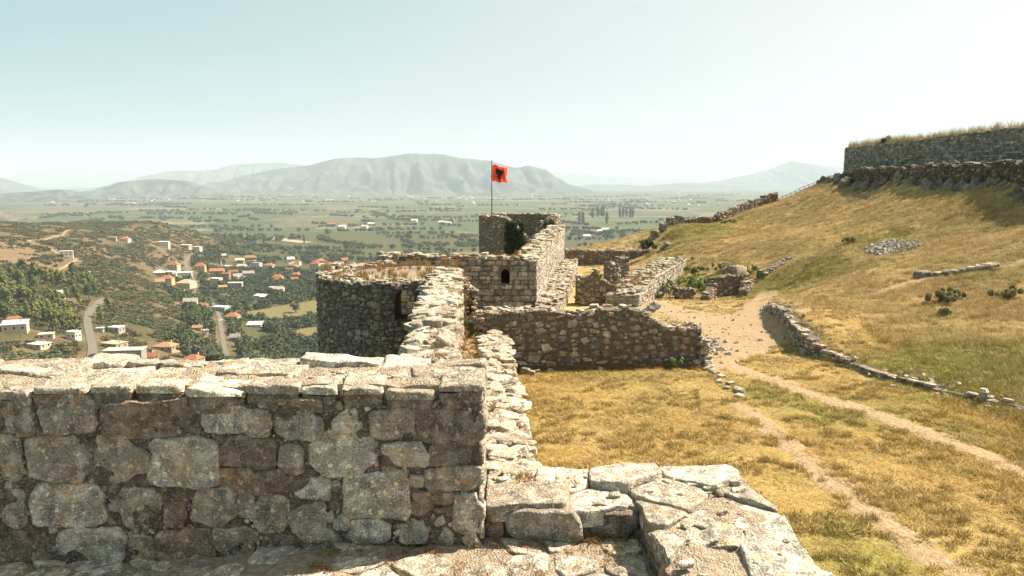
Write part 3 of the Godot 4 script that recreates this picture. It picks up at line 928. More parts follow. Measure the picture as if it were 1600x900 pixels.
func near_parapet() -> void:
	var r := RandomNumberGenerator.new()
	r.seed = 5
	var o := base("parapet_wall", Vector3.ZERO)
	tag(o, "tall shaded parapet of big lichen-spotted rubble stones with pale slabs on top", "wall")
	# bedding behind and between the stones
	var fz := func(i: int, j: int) -> Vector3:
		var x := -7.8 + 7.44 * i / 150.0
		var y := -0.6 + 2.2 * j / 46.0
		return Vector3(x, y, -8.088 + 0.028 * rough.get_noise_2d(x * 5, y * 5) + 0.022 * rough.get_noise_2d(x * 16, y * 16))
	var v := PackedVector3Array()
	var idx := PackedInt32Array()
	for j in 47:
		for i in 151: v.append(fz.call(i, j))
	for j in 46:
		for i in 150:
			var k := j * 151 + i
			idx.append_array([k, k + 151, k + 1, k + 1, k + 151, k + 152])
	part("bedding", smooth(v, idx), M["dark_mortar"], o)
	var cv := PackedVector3Array()
	box_into(cv, Vector3(-7.8, -0.6, -9.36), Vector3(-0.38, 1.6, -8.2))
	part("core", soup(cv), M["mortar"], o)
	var tone := ["near_a", "near_b", "near_c", "near_d"]
	var rects := FACE.duplicate()
	var y := -0.2
	while y < 1.5:                                # the run that goes on beyond the frame
		var h := r.randf_range(0.26, 0.46)
		var x := -7.8
		while x < -5.8:
			var w := r.randf_range(0.3, 0.65)
			rects.append([x, y, minf(x + w, -5.68) - 0.04, y + h - 0.04, r.randi() % 4])
			x += w
		y += h
	var sd := 0
	for q in rects:
		sd += 1
		var poly := rect_poly(q[0] - 0.03, q[1] - 0.026, q[2] + 0.03, q[3] + 0.026, r)
		var m := cell_stone(poly, r.randf_range(0.04, 0.068), 0.14, sd, r.randf_range(0.018, 0.036), r.randf_range(0.03, 0.1))
		part("stone", m, M[tone[q[4]]], o, Transform3D(Basis.IDENTITY, Vector3(0, 0, -8.11)))
	# chinking in the wide joints
	var chinks := []
	for k in 13000:
		var p := Vector2(r.randf_range(-7.6, -0.4), r.randf_range(-0.15, 1.6))
		var d := 9.0
		for q in rects:
			var e := Vector2(maxf(maxf(q[0] - p.x, p.x - q[2]), 0.0), maxf(maxf(q[1] - p.y, p.y - q[3]), 0.0))
			d = minf(d, e.length())
			if d <= 0.008: break
		if d > 0.008:
			for c in chinks: d = minf(d, p.distance_to(c[0]) - c[1])
			if d > 0.011: chinks.append([p, minf(d * 1.1, 0.14)])
	var stones := []
	for c in chinks:
		var s: float = c[1]
		var t := Transform3D(Basis.from_euler(Vector3(r.randf_range(-0.3, 0.3), r.randf_range(-0.3, 0.3), r.randf() * TAU)), Vector3(c[0].x, c[0].y, -8.105 + r.randf_range(-0.02, 0.012)))
		stones.append([s, t * Transform3D(Basis.from_scale(Vector3(s * 2.0, s * r.randf_range(1.1, 1.7), minf(0.1, s * 2.0))), Vector3.ZERO), 14 + r.randi() % 10, tone[[1, 3, 2, 0][r.randi() % 4]]])
	lay(o, stones, 60, "chink_stone")
	# stones of the sunlit end, the sunlight painted in with paler tones
	y = 0.0
	while y < 1.55:
		var h := r.randf_range(0.2, 0.36)
		var z := 0.0
		while z < 1.2:
			var w := r.randf_range(0.3, 0.6)
			var m := cell_stone(rect_poly(z, y, minf(z + w, 1.25) - 0.03, y + h - 0.03, r), 0.05, 0.1, sd, 0.015)
			sd += 1
			part("stone", m, M[["pale_c", "near_c", "pale_b"][r.randi() % 3]], o, Transform3D(Basis(Vector3(0, 0, -1), Vector3.UP, Vector3.RIGHT), Vector3(-0.375, 0, -8.11)))
			z += w
		y += h
	# slabs on top: a front row with shade painted into dark blocks under pale slabs, two rows behind
	var cuts := [-7.8, -6.9, -6.05, -5.2, -4.59, -4.1, -3.57, -2.89, -2.29, -1.88, -1.39, -0.83, -0.30]
	for row in 3:
		if row > 0:
			cuts = [-7.8]
			while cuts[-1] < -0.95: cuts.append(cuts[-1] + r.randf_range(0.35, 1.1))
			cuts[-1] = -0.31
		var z0: float = [8.07, 8.6, 9.02][row]
		var z1: float = [8.61, 9.03, 9.42][row]
		for i in cuts.size() - 1:
			var a := Vector2(cuts[i] + 0.005 + r.randf_range(0, 0.03), z0 + r.randf_range(-0.03, 0.03))
			var b := Vector2(cuts[i + 1] - 0.005, z0 + r.randf_range(-0.03, 0.03))
			var c := Vector2(cuts[i + 1] - 0.005 + r.randf_range(-0.05, 0.05), z1 + r.randf_range(-0.07, 0.05))
			var d := Vector2(cuts[i] + 0.005 + r.randf_range(-0.05, 0.05), z1 + r.randf_range(-0.07, 0.05))
			c.x = minf(c.x, -0.31)
			var poly := PackedVector2Array([a, a.lerp(b, 0.35) + Vector2(0, r.randf_range(-0.03, 0.03)), a.lerp(b, 0.7) + Vector2(0, r.randf_range(-0.03, 0.03)), b, b.lerp(c, 0.5) + Vector2(r.randf_range(-0.04, 0.0), 0), c, c.lerp(d, 0.5) + Vector2(0, r.randf_range(-0.05, 0.05)), d])
			var top := 1.81 + r.randf_range(-0.035, 0.03) + 0.03 * row * r.randf()
			if row == 0 and i % 4 == 2: top -= 0.04
			if row == 0:
				var under := Geometry2D.offset_polygon(poly, -0.012)
				if under.size(): part("cap_shade_block", cell_stone(under[0], 0.02, r.randf_range(0.15, 0.24), 500 + i, 0.02, 0.05, 4), M[["near_a", "near_d", "near_a"][r.randi() % 3]], o, Transform3D(UPRIGHT, Vector3(0, top - 0.085, 0)))
			var m := cell_stone(poly, 0.05, 0.03 if row == 0 else r.randf_range(0.17, 0.26), 300 + row * 40 + i, r.randf_range(0.014, 0.026), 0.07, 2)
			part("top_slab", m, M[["pale_a", "pale_b", "pale_d", "pale_a", "pale_c"][r.randi() % 5]], o, Transform3D(UPRIGHT, Vector3(0, top - 0.05, 0)))
	var bits := []
	for k in 150:
		var s := r.randf_range(0.03, 0.12)
		var t := Transform3D(Basis.from_euler(Vector3(r.randf_range(-0.2, 0.2), r.randf() * TAU, r.randf_range(-0.2, 0.2))), Vector3(r.randf_range(-7.6, -0.45), 1.775 + r.randf() * 0.02, -8.5 - r.randf() * 0.85))
		bits.append([s, t * Transform3D(Basis.from_scale(Vector3(s * 1.5, s * 0.5, s)), Vector3.ZERO), r.randi() % blocks.size(), ["pale_a", "pale_b", "pale_d"][r.randi() % 3]])
	lay(o, bits, 60, "loose_stone")
	part("top_mortar", grid_mesh(Vector2i(181, 31), func(i: int, j: int):
		var x := -7.8 + 7.4 * i / 180.0
		var z := -8.16 - 1.2 * j / 30.0
		return Vector3(x, 1.79 + 0.05 * rough.get_noise_2d(x * 4, z * 4) + 0.02 * rough.get_noise_2d(x * 16, z * 16) - 0.3 * float(i == 180 or j == 0 or j == 30), z), func(_p): return Color.WHITE), M["pale_mortar"], o)

func walkway() -> void:
	var r := RandomNumberGenerator.new()
	r.seed = 8
	var at := func(i: int, j: int) -> Vector3:
		var x := -8.0 + 9.6 * i / 160.0
		var z := -3.5 - 4.9 * j / 80.0
		return Vector3(x, walk_y(x) - 0.005 + 0.035 * rough.get_noise_2d(x * 3, z * 3) + 0.02 * rough.get_noise_2d(x * 12, z * 12), z)
	var o := structure("walkway", grid_mesh(Vector2i(161, 81), at, func(_p): return Color.WHITE), M["pale_mortar"], "rough pale stone walkway at the foot of the parapet")
	var seeds := PackedVector2Array()
	for k in 900:
		var p := Vector2(r.randf_range(-7.8, 1.4), r.randf_range(4.6, 8.2))
		var ok := true
		for s in seeds: ok = ok and Vector2((s.x - p.x) * 0.75, s.y - p.y).length() > 0.3
		if ok: seeds.append(p)
	var cells := voronoi(seeds, PackedVector2Array([Vector2(-7.9, 4.4), Vector2(1.44, 4.4), Vector2(1.44, 8.22), Vector2(-7.9, 8.22)]), 0.03)
	for i in cells.size():
		if r.randf() < 0.2: continue
		var c := Vector2.ZERO
		for q in cells[i]: c += q / cells[i].size()
		part("paving_stone", cell_stone(cells[i], r.randf_range(0.01, 0.035), 0.06, 700 + i, 0.014, 0.08), M[["pale_b", "pale_c", "pale_a", "near_c"][r.randi() % 4]], o, Transform3D(UPRIGHT, Vector3(0, walk_y(c.x), 0)))

func low_parapet() -> void:
	var r := RandomNumberGenerator.new()
	r.seed = 21
	var o := base("low_parapet", Vector3.ZERO)
	tag(o, "low broken L-shaped parapet of cracked pale flagstones above the lawn", "wall")
	var v := PackedVector3Array()
	box_into(v, Vector3(-0.31, -1.3, -9.25), Vector3(2.88, 0.31, -8.34))
	part("core", soup(v), M["pale_mortar"], o)
	v = PackedVector3Array()
	box_into(v, Vector3(1.52, -1.3, -8.34), Vector3(2.88, 0.309, -3.5))
	part("core", soup(v), M["pale_mortar"], o)
	part("top_mortar", grid_mesh(Vector2i(81, 141), func(i: int, j: int):
		var x := -0.3 + 3.18 * i / 80.0
		var z := -3.5 - 5.75 * j / 140.0
		return Vector3(x, 0.352 + 0.03 * rough.get_noise_2d(x * 4, z * 4) + 0.02 * rough.get_noise_2d(x * 16, z * 16) - (0.6 if x < 1.55 and z > -8.3 else 0.0), z), func(_p): return Color.WHITE), M["pale_mortar"], o)
	# front blocks of the short arm
	for q in [[-0.31, -0.03, -0.08, 0.30, "near_d", 0.02], [-0.07, -0.02, 0.80, 0.36, "near_b", 0.12], [0.83, 0.0, 1.44, 0.32, "near_a", 0.0]]:
		part("stone", cell_stone(rect_poly(q[0], q[1], q[2], q[3], r), 0.09, 0.2, 60 + int(q[0] * 10), 0.022, 0.1), M[q[4]], o, Transform3D(Basis.IDENTITY, Vector3(0, 0, -8.33 + q[5])))
	# inner face of the long arm
	var z := 8.3
	while z > 3.6:
		var w := r.randf_range(0.3, 0.6)
		var h := r.randf_range(0.14, 0.2)
		part("stone", cell_stone(rect_poly(-z, -0.05, -z + w - 0.03, h, r), 0.07, 0.15, 80 + int(z * 9), 0.02), M[["near_b", "near_a", "near_d"][r.randi() % 3]], o, Transform3D(Basis(Vector3(0, 0, 1), Vector3.UP, Vector3.LEFT), Vector3(1.53, 0, 0)))
		part("stone", cell_stone(rect_poly(-z + 0.04, h + 0.01, -z + w + r.randf_range(-0.1, 0.1), 0.34, r), 0.07, 0.15, 81 + int(z * 9), 0.02), M[["near_b", "near_c", "near_d"][r.randi() % 3]], o, Transform3D(Basis(Vector3(0, 0, 1), Vector3.UP, Vector3.LEFT), Vector3(1.53, 0, 0)))
		z -= w
	# flagstones
	var seeds := PackedVector2Array()
	for k in 1500:
		var p := Vector2(r.randf_range(-0.3, 2.95), r.randf_range(3.6, 9.35))
		if p.x < 1.4 and p.y < 8.2: continue
		var ok := true
		for s in seeds: ok = ok and Vector2((s.x - p.x) * 0.75, s.y - p.y).length() > 0.46
		if ok: seeds.append(p)
	var bound := PackedVector2Array([Vector2(-0.31, 8.16), Vector2(0.2, 8.19), Vector2(0.82, 8.17), Vector2(1.2, 8.28), Vector2(1.45, 8.25), Vector2(1.43, 7.8), Vector2(1.5, 7.2), Vector2(1.44, 6.5), Vector2(1.47, 5.0), Vector2(1.46, 3.4), Vector2(2.98, 3.4), Vector2(2.94, 5.2), Vector2(3.02, 6.3), Vector2(2.9, 7.3), Vector2(3.0, 8.2), Vector2(2.86, 9.0), Vector2(2.78, 9.42), Vector2(2.1, 9.36), Vector2(1.4, 9.42), Vector2(0.9, 9.3), Vector2(0.3, 9.36), Vector2(-0.31, 9.3)])
	var cells := voronoi(seeds, bound, 0.006)
	for i in cells.size():
		var c := Vector2.ZERO
		for q in cells[i]: c += q / cells[i].size()
		var top := 0.385 + r.randf_range(-0.035, 0.025) + (0.06 if c.y > 8.9 and r.randf() < 0.5 else 0.0) + (0.05 if c.x < 0.9 and c.x > -0.1 and c.y < 8.7 else 0.0)
		part("flagstone", cell_stone(cells[i], 0.05, r.randf_range(0.1, 0.16), 900 + i, r.randf_range(0.012, 0.022), 0.06, 3), M[["pale_a", "pale_b", "pale_c", "pale_d", "pale_b", "near_c"][r.randi() % 6]], o, Transform3D(UPRIGHT, Vector3(0, top - 0.05, 0)))
	var bits := []
	for k in 70:
		var s := r.randf_range(0.02, 0.1)
		var p := Vector2(r.randf_range(1.6, 2.8), -r.randf_range(3.8, 9.2)) if k % 3 else Vector2(r.randf_range(-0.2, 2.7), -r.randf_range(8.5, 9.2))
		var t := Transform3D(Basis.from_euler(Vector3(r.randf_range(-0.3, 0.3), r.randf() * TAU, r.randf_range(-0.3, 0.3))), Vector3(p.x, 0.385 + r.randf() * 0.03, p.y))
		bits.append([s, t * Transform3D(Basis.from_scale(Vector3(s * 1.6, s * 0.6, s)), Vector3.ZERO), r.randi() % blocks.size(), ["pale_a", "pale_d", "pale_b"][r.randi() % 3]])
	lay(o, bits, 70, "loose_stone")
	# outer faces down to the lawn
	masonry(o, straight(Vector2(2.9, -3.6), Vector2(2.9, -9.3)), 5.7, flat(-1.2), flat(0.3), 0.3, {"mats": ["grey_b", "grey_c", "pale_c"], "w": 0.4, "h": 0.2, "top": 0.0, "most": 60, "seed": 3})

# ------------------------------------------------------------------ the ruins
func ends(o: Node3D, a: Vector2, b: Vector2, thick: float, foot: float, head_a: float, head_b: float, opts: Dictionary) -> void:
	var d := (b - a).normalized()
	var back := Vector2(d.y, -d.x) * thick       # away from the face
	var q := opts.duplicate()
	q.top = 0.0
	q.erase("holes")
	q.sides = [1]
	q.most = 24
	masonry(o, straight(b - d * 0.02, b - d * 0.02 + back), thick, flat(foot), flat(head_b - 0.02), 0.12, q)
	masonry(o, straight(a + d * 0.02 + back, a + d * 0.02), thick, flat(foot), flat(head_a - 0.02), 0.12, q)

func wall(called: String, label: String, a: Vector2, b: Vector2, thick: float, foot: float, heads: Array, opts: Dictionary, wob := 0.07) -> Node3D:
	var o := base(called, Vector3.ZERO)
	tag(o, label, "wall")
	var sd: float = opts.get("seed", 1)
	masonry(o, straight(a, b), a.distance_to(b), flat(foot), profile(heads, wob, sd), thick, opts)
	if opts.get("ends", true): ends(o, a, b, thick, foot, heads[0][1], heads[-1][1], opts)
	return o

const ASHLAR := ["grey_a", "grey_b", "grey_c", "brown_c", "grey_b"]
const BROWN := ["brown_a", "brown_b", "brown_c", "brown_b", "grey_d", "grey_a"]
const CRUST := ["grey_d", "brown_a", "slate_c", "grey_d", "brown_b"]
const SLATE := ["slate_a", "slate_b", "slate_c", "slate_a", "grey_a"]

func ruins() -> void:
	var o: Node3D
	wall("curtain_wall", "low lit wall running from the flagstone parapet towards the lawn's far wall", Vector2(0.33, -9.35), Vector2(-0.10, -18.6), 0.68, -1.3, [[0, 0.32], [3, 0.27], [6, 0.25], [9.3, 0.3]], {"mats": ASHLAR, "w": 0.34, "h": 0.17, "top": 60.0, "top_size": 0.26, "pile": 0.05, "most": 300, "seed": 31, "mortar": "pale_mortar", "top_mats": ["pale_a", "pale_b", "pale_d", "pale_c", "pale_a"]})
	var fv := PackedVector3Array()
	for k in 24:
		var za := -9.4 - 9.3 * k / 24.0
		var zb := -9.4 - 9.3 * (k + 1) / 24.0
		var n0 := 0.17 + 0.05 * rough.get_noise_1d(za * 3.0)
		var n1 := 0.17 + 0.05 * rough.get_noise_1d(zb * 3.0)
		quad(fv, Vector3(-1.7, n0, za), Vector3(-0.2 - 0.046 * (-9.4 - za), n0, za), Vector3(-0.2 - 0.046 * (-9.4 - zb), n1, zb), Vector3(-1.7, n1, zb), Vector3.UP)
	quad(fv, Vector3(-1.7, 0.17, -18.7), Vector3(-0.6, 0.17, -18.7), Vector3(-0.6, -1.5, -18.7), Vector3(-1.7, -1.5, -18.7), Vector3.FORWARD)
	part("earth_fill", soup(fv), M["dirt"], get_node("curtain_wall"))
	o = base("broken_wall", Vector3.ZERO)
	tag(o, "broken wall with rubble-strewn sunlit top leading to the round bastion", "wall")
	var run := bend([[-0.72, -9.7], [-0.98, -13.4], [-1.25, -18.0], [-1.46, -22.0]])
	masonry(o, run[0], run[1], flat(-3.0), profile([[0, 1.35], [1.5, 1.4], [3.2, 1.42], [4.0, 1.5], [12.5, 1.5]], 0.08, 2.0), 0.82, {"mats": ASHLAR, "w": 0.4, "h": 0.2, "sides": [1, -1], "top": 95.0, "top_size": 0.24, "pile": 0.06, "most": 300, "seed": 32, "mortar": "pale_mortar", "from": 0.0, "top_mats": ["pale_a", "pale_b", "pale_d", "pale_c", "grey_c"]})
	part("fallen_block", block_meshes[3], M["brown_c"], o, Transform3D(Basis.from_euler(Vector3(0.3, -0.5, -0.45)) * Basis.from_scale(Vector3(0.34, 0.2, 0.3)), Vector3(-1.0, 1.5, -11.9)))
	wall("wall_stub", "narrow ragged wall stub standing just behind the broken wall's far end", Vector2(-1.42, -22.9), Vector2(-1.12, -22.9), 0.5, -1.5, [[0, 1.0], [0.3, 0.85]], {"mats": BROWN, "w": 0.22, "h": 0.14, "rubble": true, "seed": 33, "top_size": 0.16})
	# round bastion
	o = base("round_bastion", Vector3.ZERO)
	tag(o, "dark round bastion with an arched opening and dry grass on its rim", "tower")
	var rr := ring(Vector2(-3.3, -25.0), 3.0, PI + 1.2)
	masonry(o, rr, 10.2, flat(-7.0), profile([[0, 1.2], [3, 1.15], [6, 1.1], [9, 1.15], [18.9, 1.2]], 0.07, 4.0), 1.1, {"mats": CRUST, "w": 0.24, "h": 0.13, "top": 20.0, "top_size": 0.2, "most": 300, "rubble": true, "seed": 34, "mortar": "dark_mortar", "from": -2.6, "holes": [[8.2, 8.82, 0.02, 0.92]], "gone": 0.03, "proud": 0.05})
	var fill := PackedVector3Array()
	for k in 28:
		var a := TAU * k / 28
		var b := TAU * (k + 1) / 28
		fill.append_array([Vector3(-3.3, 1.16, -25), Vector3(minf(-1.75, -3.3 + cos(b) * 2.2), 1.06, -25 + sin(b) * 2.2), Vector3(minf(-1.75, -3.3 + cos(a) * 2.2), 1.06, -25 + sin(a) * 2.2)])
	for k in range(0, fill.size(), 3):
		if (fill[k + 2] - fill[k]).cross(fill[k + 1] - fill[k]).y < 0.0:
			var s := fill[k + 1]
			fill[k + 1] = fill[k + 2]
			fill[k + 2] = s
	part("earth_fill", soup(fill), M["pale_mortar"], o)
	# keep wall with the window
	o = base("keep_wall", Vector3.ZERO)
	tag(o, "ashlar keep wall with a small arched window and heaps of stones on top", "wall")
	masonry(o, straight(Vector2(-5.3, -30.0), Vector2(0.95, -30.0)), 6.25, flat(-1.8), profile([[0, 1.16], [2.5, 1.06], [5.5, 1.04], [6.25, 0.98]], 0.05, 5.0), 1.0, {"mats": ASHLAR, "w": 0.36, "h": 0.21, "top": 26.0, "top_size": 0.27, "pile": 0.12, "most": 210, "seed": 35, "holes": [[4.87, 5.2, 0.05, 0.62]], "skew": 0.012, "proud": 0.015})
	masonry(o, straight(Vector2(0.95, -30.02), Vector2(3.4, -50.0)), 20.1, flat(-1.8), profile([[0, 0.98], [3, 1.1], [8, 1.12], [14, 1.2], [20, 1.2]], 0.08, 6.0), 1.0, {"mats": ASHLAR, "w": 0.4, "h": 0.22, "top": 20.0, "top_size": 0.27, "pile": 0.08, "most": 90, "seed": 36, "skew": 0.012, "proud": 0.02, "mortar": "pale_mortar"})
	var v := PackedVector3Array()
	box_into(v, Vector3(-0.6, -0.2, -31.2), Vector3(0.3, 0.8, -31.02))
	part("window_back", soup(v), M["mortar"], o)
	wall("outer_walk", "lower wall walk along the sunlit side of the keep wall", Vector2(1.62, -27.5), Vector2(4.0, -47.0), 0.95, -2.6, [[0, -0.72], [8, -0.7], [19.6, -0.66]], {"mats": ASHLAR, "w": 0.42, "h": 0.22, "top": 22.0, "top_size": 0.22, "most": 260, "seed": 37, "mortar": "pale_mortar"})
	wall("terrace_wall", "rubble-topped terrace wall below the arched window, behind the lawn's far wall", Vector2(-1.9, -27.4), Vector2(1.6, -27.45), 1.5, -2.4, [[0, -0.75], [1.8, -0.68], [3.5, -0.74]], {"mats": BROWN, "w": 0.3, "h": 0.17, "top": 26.0, "top_size": 0.2, "most": 160, "rubble": true, "seed": 38})
	# wall across the lawn
	o = wall("courtyard_wall", "long shaded brown rubble wall closing the far side of the lawn", Vector2(-0.85, -18.9), Vector2(4.75, -18.95), 0.7, -1.2, [[0, 0.74], [0.4, 0.8], [1.6, 0.86], [2.4, 0.79], [3.3, 0.9], [3.8, 0.88], [4.2, 0.72], [4.55, 0.52], [4.85, 0.40], [5.0, 0.44], [5.6, 0.45]], {"mats": BROWN, "w": 0.27, "h": 0.125, "top": 22.0, "top_size": 0.15, "most": 300, "rubble": true, "seed": 39, "from": -0.9, "proud": 0.04, "skew": 0.06, "top_mats": ["pale_b", "pale_c", "grey_c", "brown_c"]})
	var r := RandomNumberGenerator.new()
	r.seed = 40
	var st := []
	for k in 16:
		var y := -0.62 + k * 0.045
		st.append([0.1, Transform3D(Basis.from_euler(Vector3(0, r.randf_range(-0.3, 0.3), r.randf_range(-0.1, 0.1))) * Basis.from_scale(Vector3(0.24, 0.11, 0.22)), Vector3(4.78 + 0.16 * (1.0 - k / 16.0) + r.randf_range(-0.05, 0.06), y, -18.85 - r.randf() * 0.4)), r.randi() % blocks.size(), ASHLAR[r.randi() % 5]])
	for k in 5: st.append([0.1, Transform3D(Basis.from_euler(Vector3(r.randf(), r.randf(), r.randf())) * Basis.from_scale(Vector3(0.2, 0.22, 0.16)), Vector3(3.45 + k * 0.06, 0.72 + 0.04 * k, -19.4)), r.randi() % blocks.size(), ASHLAR[r.randi() % 5]])
	lay(o, st, 30)
	# ruins beyond
	wall("gatehouse_wall", "stepped dark wall fragment beside the lower wall walk", Vector2(2.9, -34.0), Vector2(4.75, -34.05), 0.6, -2.0, [[0, -0.12], [0.6, -0.22], [0.75, 0.12], [1.0, 0.1], [1.1, -0.3], [1.85, -0.62]], {"mats": BROWN, "w": 0.26, "h": 0.14, "top": 18.0, "top_size": 0.17, "most": 140, "rubble": true, "seed": 41})
	wall("stone_pier", "tall ragged stone pier rising behind the stepped wall fragment", Vector2(4.42, -34.9), Vector2(4.95, -35.1), 0.5, -2.0, [[0, 0.42], [0.55, 0.3]], {"mats": BROWN + ASHLAR, "w": 0.2, "h": 0.13, "rubble": true, "seed": 42, "top_size": 0.14, "most": 80})
	wall("stone_pier", "second shorter stone pier beside the tall ragged one", Vector2(5.3, -37.4), Vector2(5.75, -37.5), 0.8, -2.0, [[0, 0.35], [0.45, 0.38]], {"mats": ASHLAR, "w": 0.24, "h": 0.15, "seed": 43, "top_size": 0.16, "most": 80})
	wall("thick_wall", "broad low wall with a rubble top slanting up the courtyard", Vector2(5.5, -33.1), Vector2(10.4, -45.7), 1.45, -2.2, [[0, -0.85], [2, -0.6], [7, -0.5], [13.5, -0.5]], {"mats": ASHLAR, "w": 0.34, "h": 0.15, "top": 26.0, "top_size": 0.22, "pile": 0.06, "most": 280, "seed": 44, "mortar": "pale_mortar"})
	wall("far_wall", "low level far wall at the castle's edge beyond the stone piers", Vector2(3.7, -53.0), Vector2(11.4, -53.0), 0.7, -2.6, [[0, -0.6], [3, -0.66], [7.7, -0.62]], {"mats": BROWN, "w": 0.3, "h": 0.16, "top": 14.0, "top_size": 0.18, "most": 150, "rubble": true, "seed": 45})
	wall("far_wall_stub", "short dark wall stub beside the round dark bush", Vector2(10.2, -52.0), Vector2(11.15, -52.1), 0.5, -1.4, [[0, -0.35], [0.4, -0.1], [0.95, -0.18]], {"mats": BROWN, "w": 0.26, "h": 0.16, "rubble": true, "seed": 46, "top_size": 0.2, "most": 60})
	# foundations in the hollow
	wall("foundation_wall", "dark low foundation wall in the hollow, longest of its group", Vector2(9.75, -37.3), Vector2(11.35, -37.6), 0.4, -2.0, [[0, -0.62], [0.6, -0.5], [1.6, -0.55]], {"mats": BROWN, "w": 0.26, "h": 0.14, "rubble": true, "seed": 47, "top_size": 0.16, "most": 90, "top": 10.0})
	wall("foundation_wall", "short foundation wall stepping down in front of the hollow", Vector2(9.2, -35.6), Vector2(9.75, -36.4), 0.35, -2.0, [[0, -1.25], [0.5, -1.0], [1.0, -0.75]], {"mats": BROWN, "w": 0.22, "h": 0.12, "rubble": true, "seed": 48, "top_size": 0.15, "most": 60})
	wall("foundation_wall", "foundation wall with a dark hollow beneath scrub", Vector2(7.9, -36.4), Vector2(8.75, -36.5), 0.4, -2.0, [[0, -1.0], [0.85, -1.02]], {"mats": BROWN, "w": 0.24, "h": 0.13, "rubble": true, "seed": 49, "top_size": 0.15, "most": 60})
	wall("foundation_wall", "foundation wall piece at the hollow's uphill end", Vector2(11.3, -36.6), Vector2(12.0, -37.8), 0.4, -2.0, [[0, -1.1], [0.7, -0.8], [1.4, -0.7]], {"mats": BROWN, "w": 0.24, "h": 0.13, "rubble": true, "seed": 50, "top_size": 0.18, "most": 60})
	wall("foundation_wall", "half-buried foundation course on the slope above the hollow", Vector2(12.8, -38.6), Vector2(15.0, -40.2), 0.5, -1.6, [[0, -0.45], [1.2, -0.2], [2.7, 0.2]], {"mats": BROWN, "w": 0.24, "h": 0.13, "rubble": true, "seed": 51, "top_size": 0.2, "most": 60})
	# retaining wall along the path
	o = base("retaining_wall", Vector3.ZERO)
	tag(o, "long dry-stone retaining wall between the worn path and the hillside", "wall")
	run = bend(RETAIN)
	var hs := []
	var step := 0.0
	while step <= run[1]:
		var p: Vector3 = run[0].call(step).origin
		var rh := retain_side(p.x, p.z).y
		hs.append([step, court.at(p.x - 0.25, p.z) + rh + 0.02])
		step += 0.6
	var low := func(u: float) -> float: return profile(hs, 0.0).call(u) - 1.1
	masonry(o, run[0], run[1], low, profile(hs, 0.05, 9.0), 0.34, {"mats": ["grey_a", "grey_d", "brown_b", "brown_c"], "w": 0.22, "h": 0.09, "top": 5.0, "top_size": 0.13, "most": 300, "seed": 52, "top_mats": ["grey_b", "grey_c", "brown_c", "pale_c"]})
	# citadel
	o = base("citadel_wall", Vector3.ZERO)
	tag(o, "long grey citadel wall crowning the hill with grass along its top", "wall")
	run = bend([[26.6, -62.3], [26.75, -52.0], [26.85, -40.2], [26.9, -22.0]])
	masonry(o, run[0], run[1], flat(4.0), profile([[0, 6.72], [6, 6.76], [22, 6.95], [45, 7.1]], 0.07, 10.0), 1.0, {"mats": SLATE, "w": 0.36, "h": 0.14, "top": 5.0, "top_size": 0.22, "most": 300, "seed": 53, "gone": 0.045, "proud": 0.03, "skew": 0.01, "from": 4.3})
	o = base("rubble_revetment", Vector3.ZERO)
	tag(o, "rubble revetment with shade painted into its dark stones below the grey citadel wall, behind the boulders", "wall")
	run = bend([[25.2, -61.0], [24.75, -52.0], [24.5, -38.0], [24.3, -20.0]])
	masonry(o, run[0], run[1], flat(1.5), profile([[0, 4.3], [5, 4.95], [20, 5.0], [42, 5.05]], 0.2, 11.0), 1.0, {"mats": ["brown_d", "shade_b", "shade_a", "brown_a"], "w": 0.3, "h": 0.2, "top": 12.0, "top_size": 0.3, "most": 200, "rubble": true, "seed": 54, "gone": 0.12, "proud": 0.1, "skew": 0.2, "from": 2.6, "mortar": "bank", "top_mats": ["brown_a", "brown_d", "shade_c"]})  # dark face and top stones hold painted shade
	# crest of the hill
	var crest := [[[12.9, -60.0], [15.9, -60.4], 0.5], [[16.2, -60.4], [18.4, -62.0], 0.62], [[18.4, -62.0], [20.6, -63.4], 0.7], [[20.7, -63.5], [22.0, -64.0], 0.85]]
	var crest_label := ["level crest wall piece at the start of the hilltop line", "rising ruined crest wall above the shaded hollow in the grass", "ruined crest wall climbing towards the metal fence", "squared end block of the crest wall beside the metal fence"]
	for i in 4:
		var a := Vector2(crest[i][0][0], crest[i][0][1])
		var b := Vector2(crest[i][1][0], crest[i][1][1])
		var ya := ground_y(a.x, a.y)
		var yb := ground_y(b.x, b.y)
		wall("crest_wall", crest_label[i], a, b, 0.5, minf(ya, yb) - 0.6, [[0, ya + crest[i][2]], [a.distance_to(b), yb + crest[i][2]]], {"mats": BROWN, "w": 0.3, "h": 0.18, "rubble": true, "seed": 60 + i, "top_size": 0.25, "most": 50, "top": 8.0}, 0.14)
	var piers := [[10.0, -54.6, 0.5, 0.75], [10.75, -55.2, 0.4, 0.7], [11.4, -56.0, 0.45, 0.75], [12.2, -57.2, 0.6, 0.8]]
	var pier_label := ["lowest of the four stone piers on the hill's edge", "second stone pier up the hill's edge", "third stone pier up the hill's edge", "topmost of the four stone piers on the hill's edge"]
	for i in 4:
		var q: Array = piers[i]
		var y := ground_y(q[0], q[1])
		wall("crest_pier", pier_label[i], Vector2(q[0], q[1]), Vector2(q[0] + q[2], q[1] - 0.1), 0.45, y - 0.6, [[0, y + q[3]], [q[2], y + q[3] - 0.1]], {"mats": ASHLAR + BROWN, "w": 0.26, "h": 0.16, "seed": 70 + i, "top_size": 0.2, "most": 30, "top": 10.0}, 0.05)

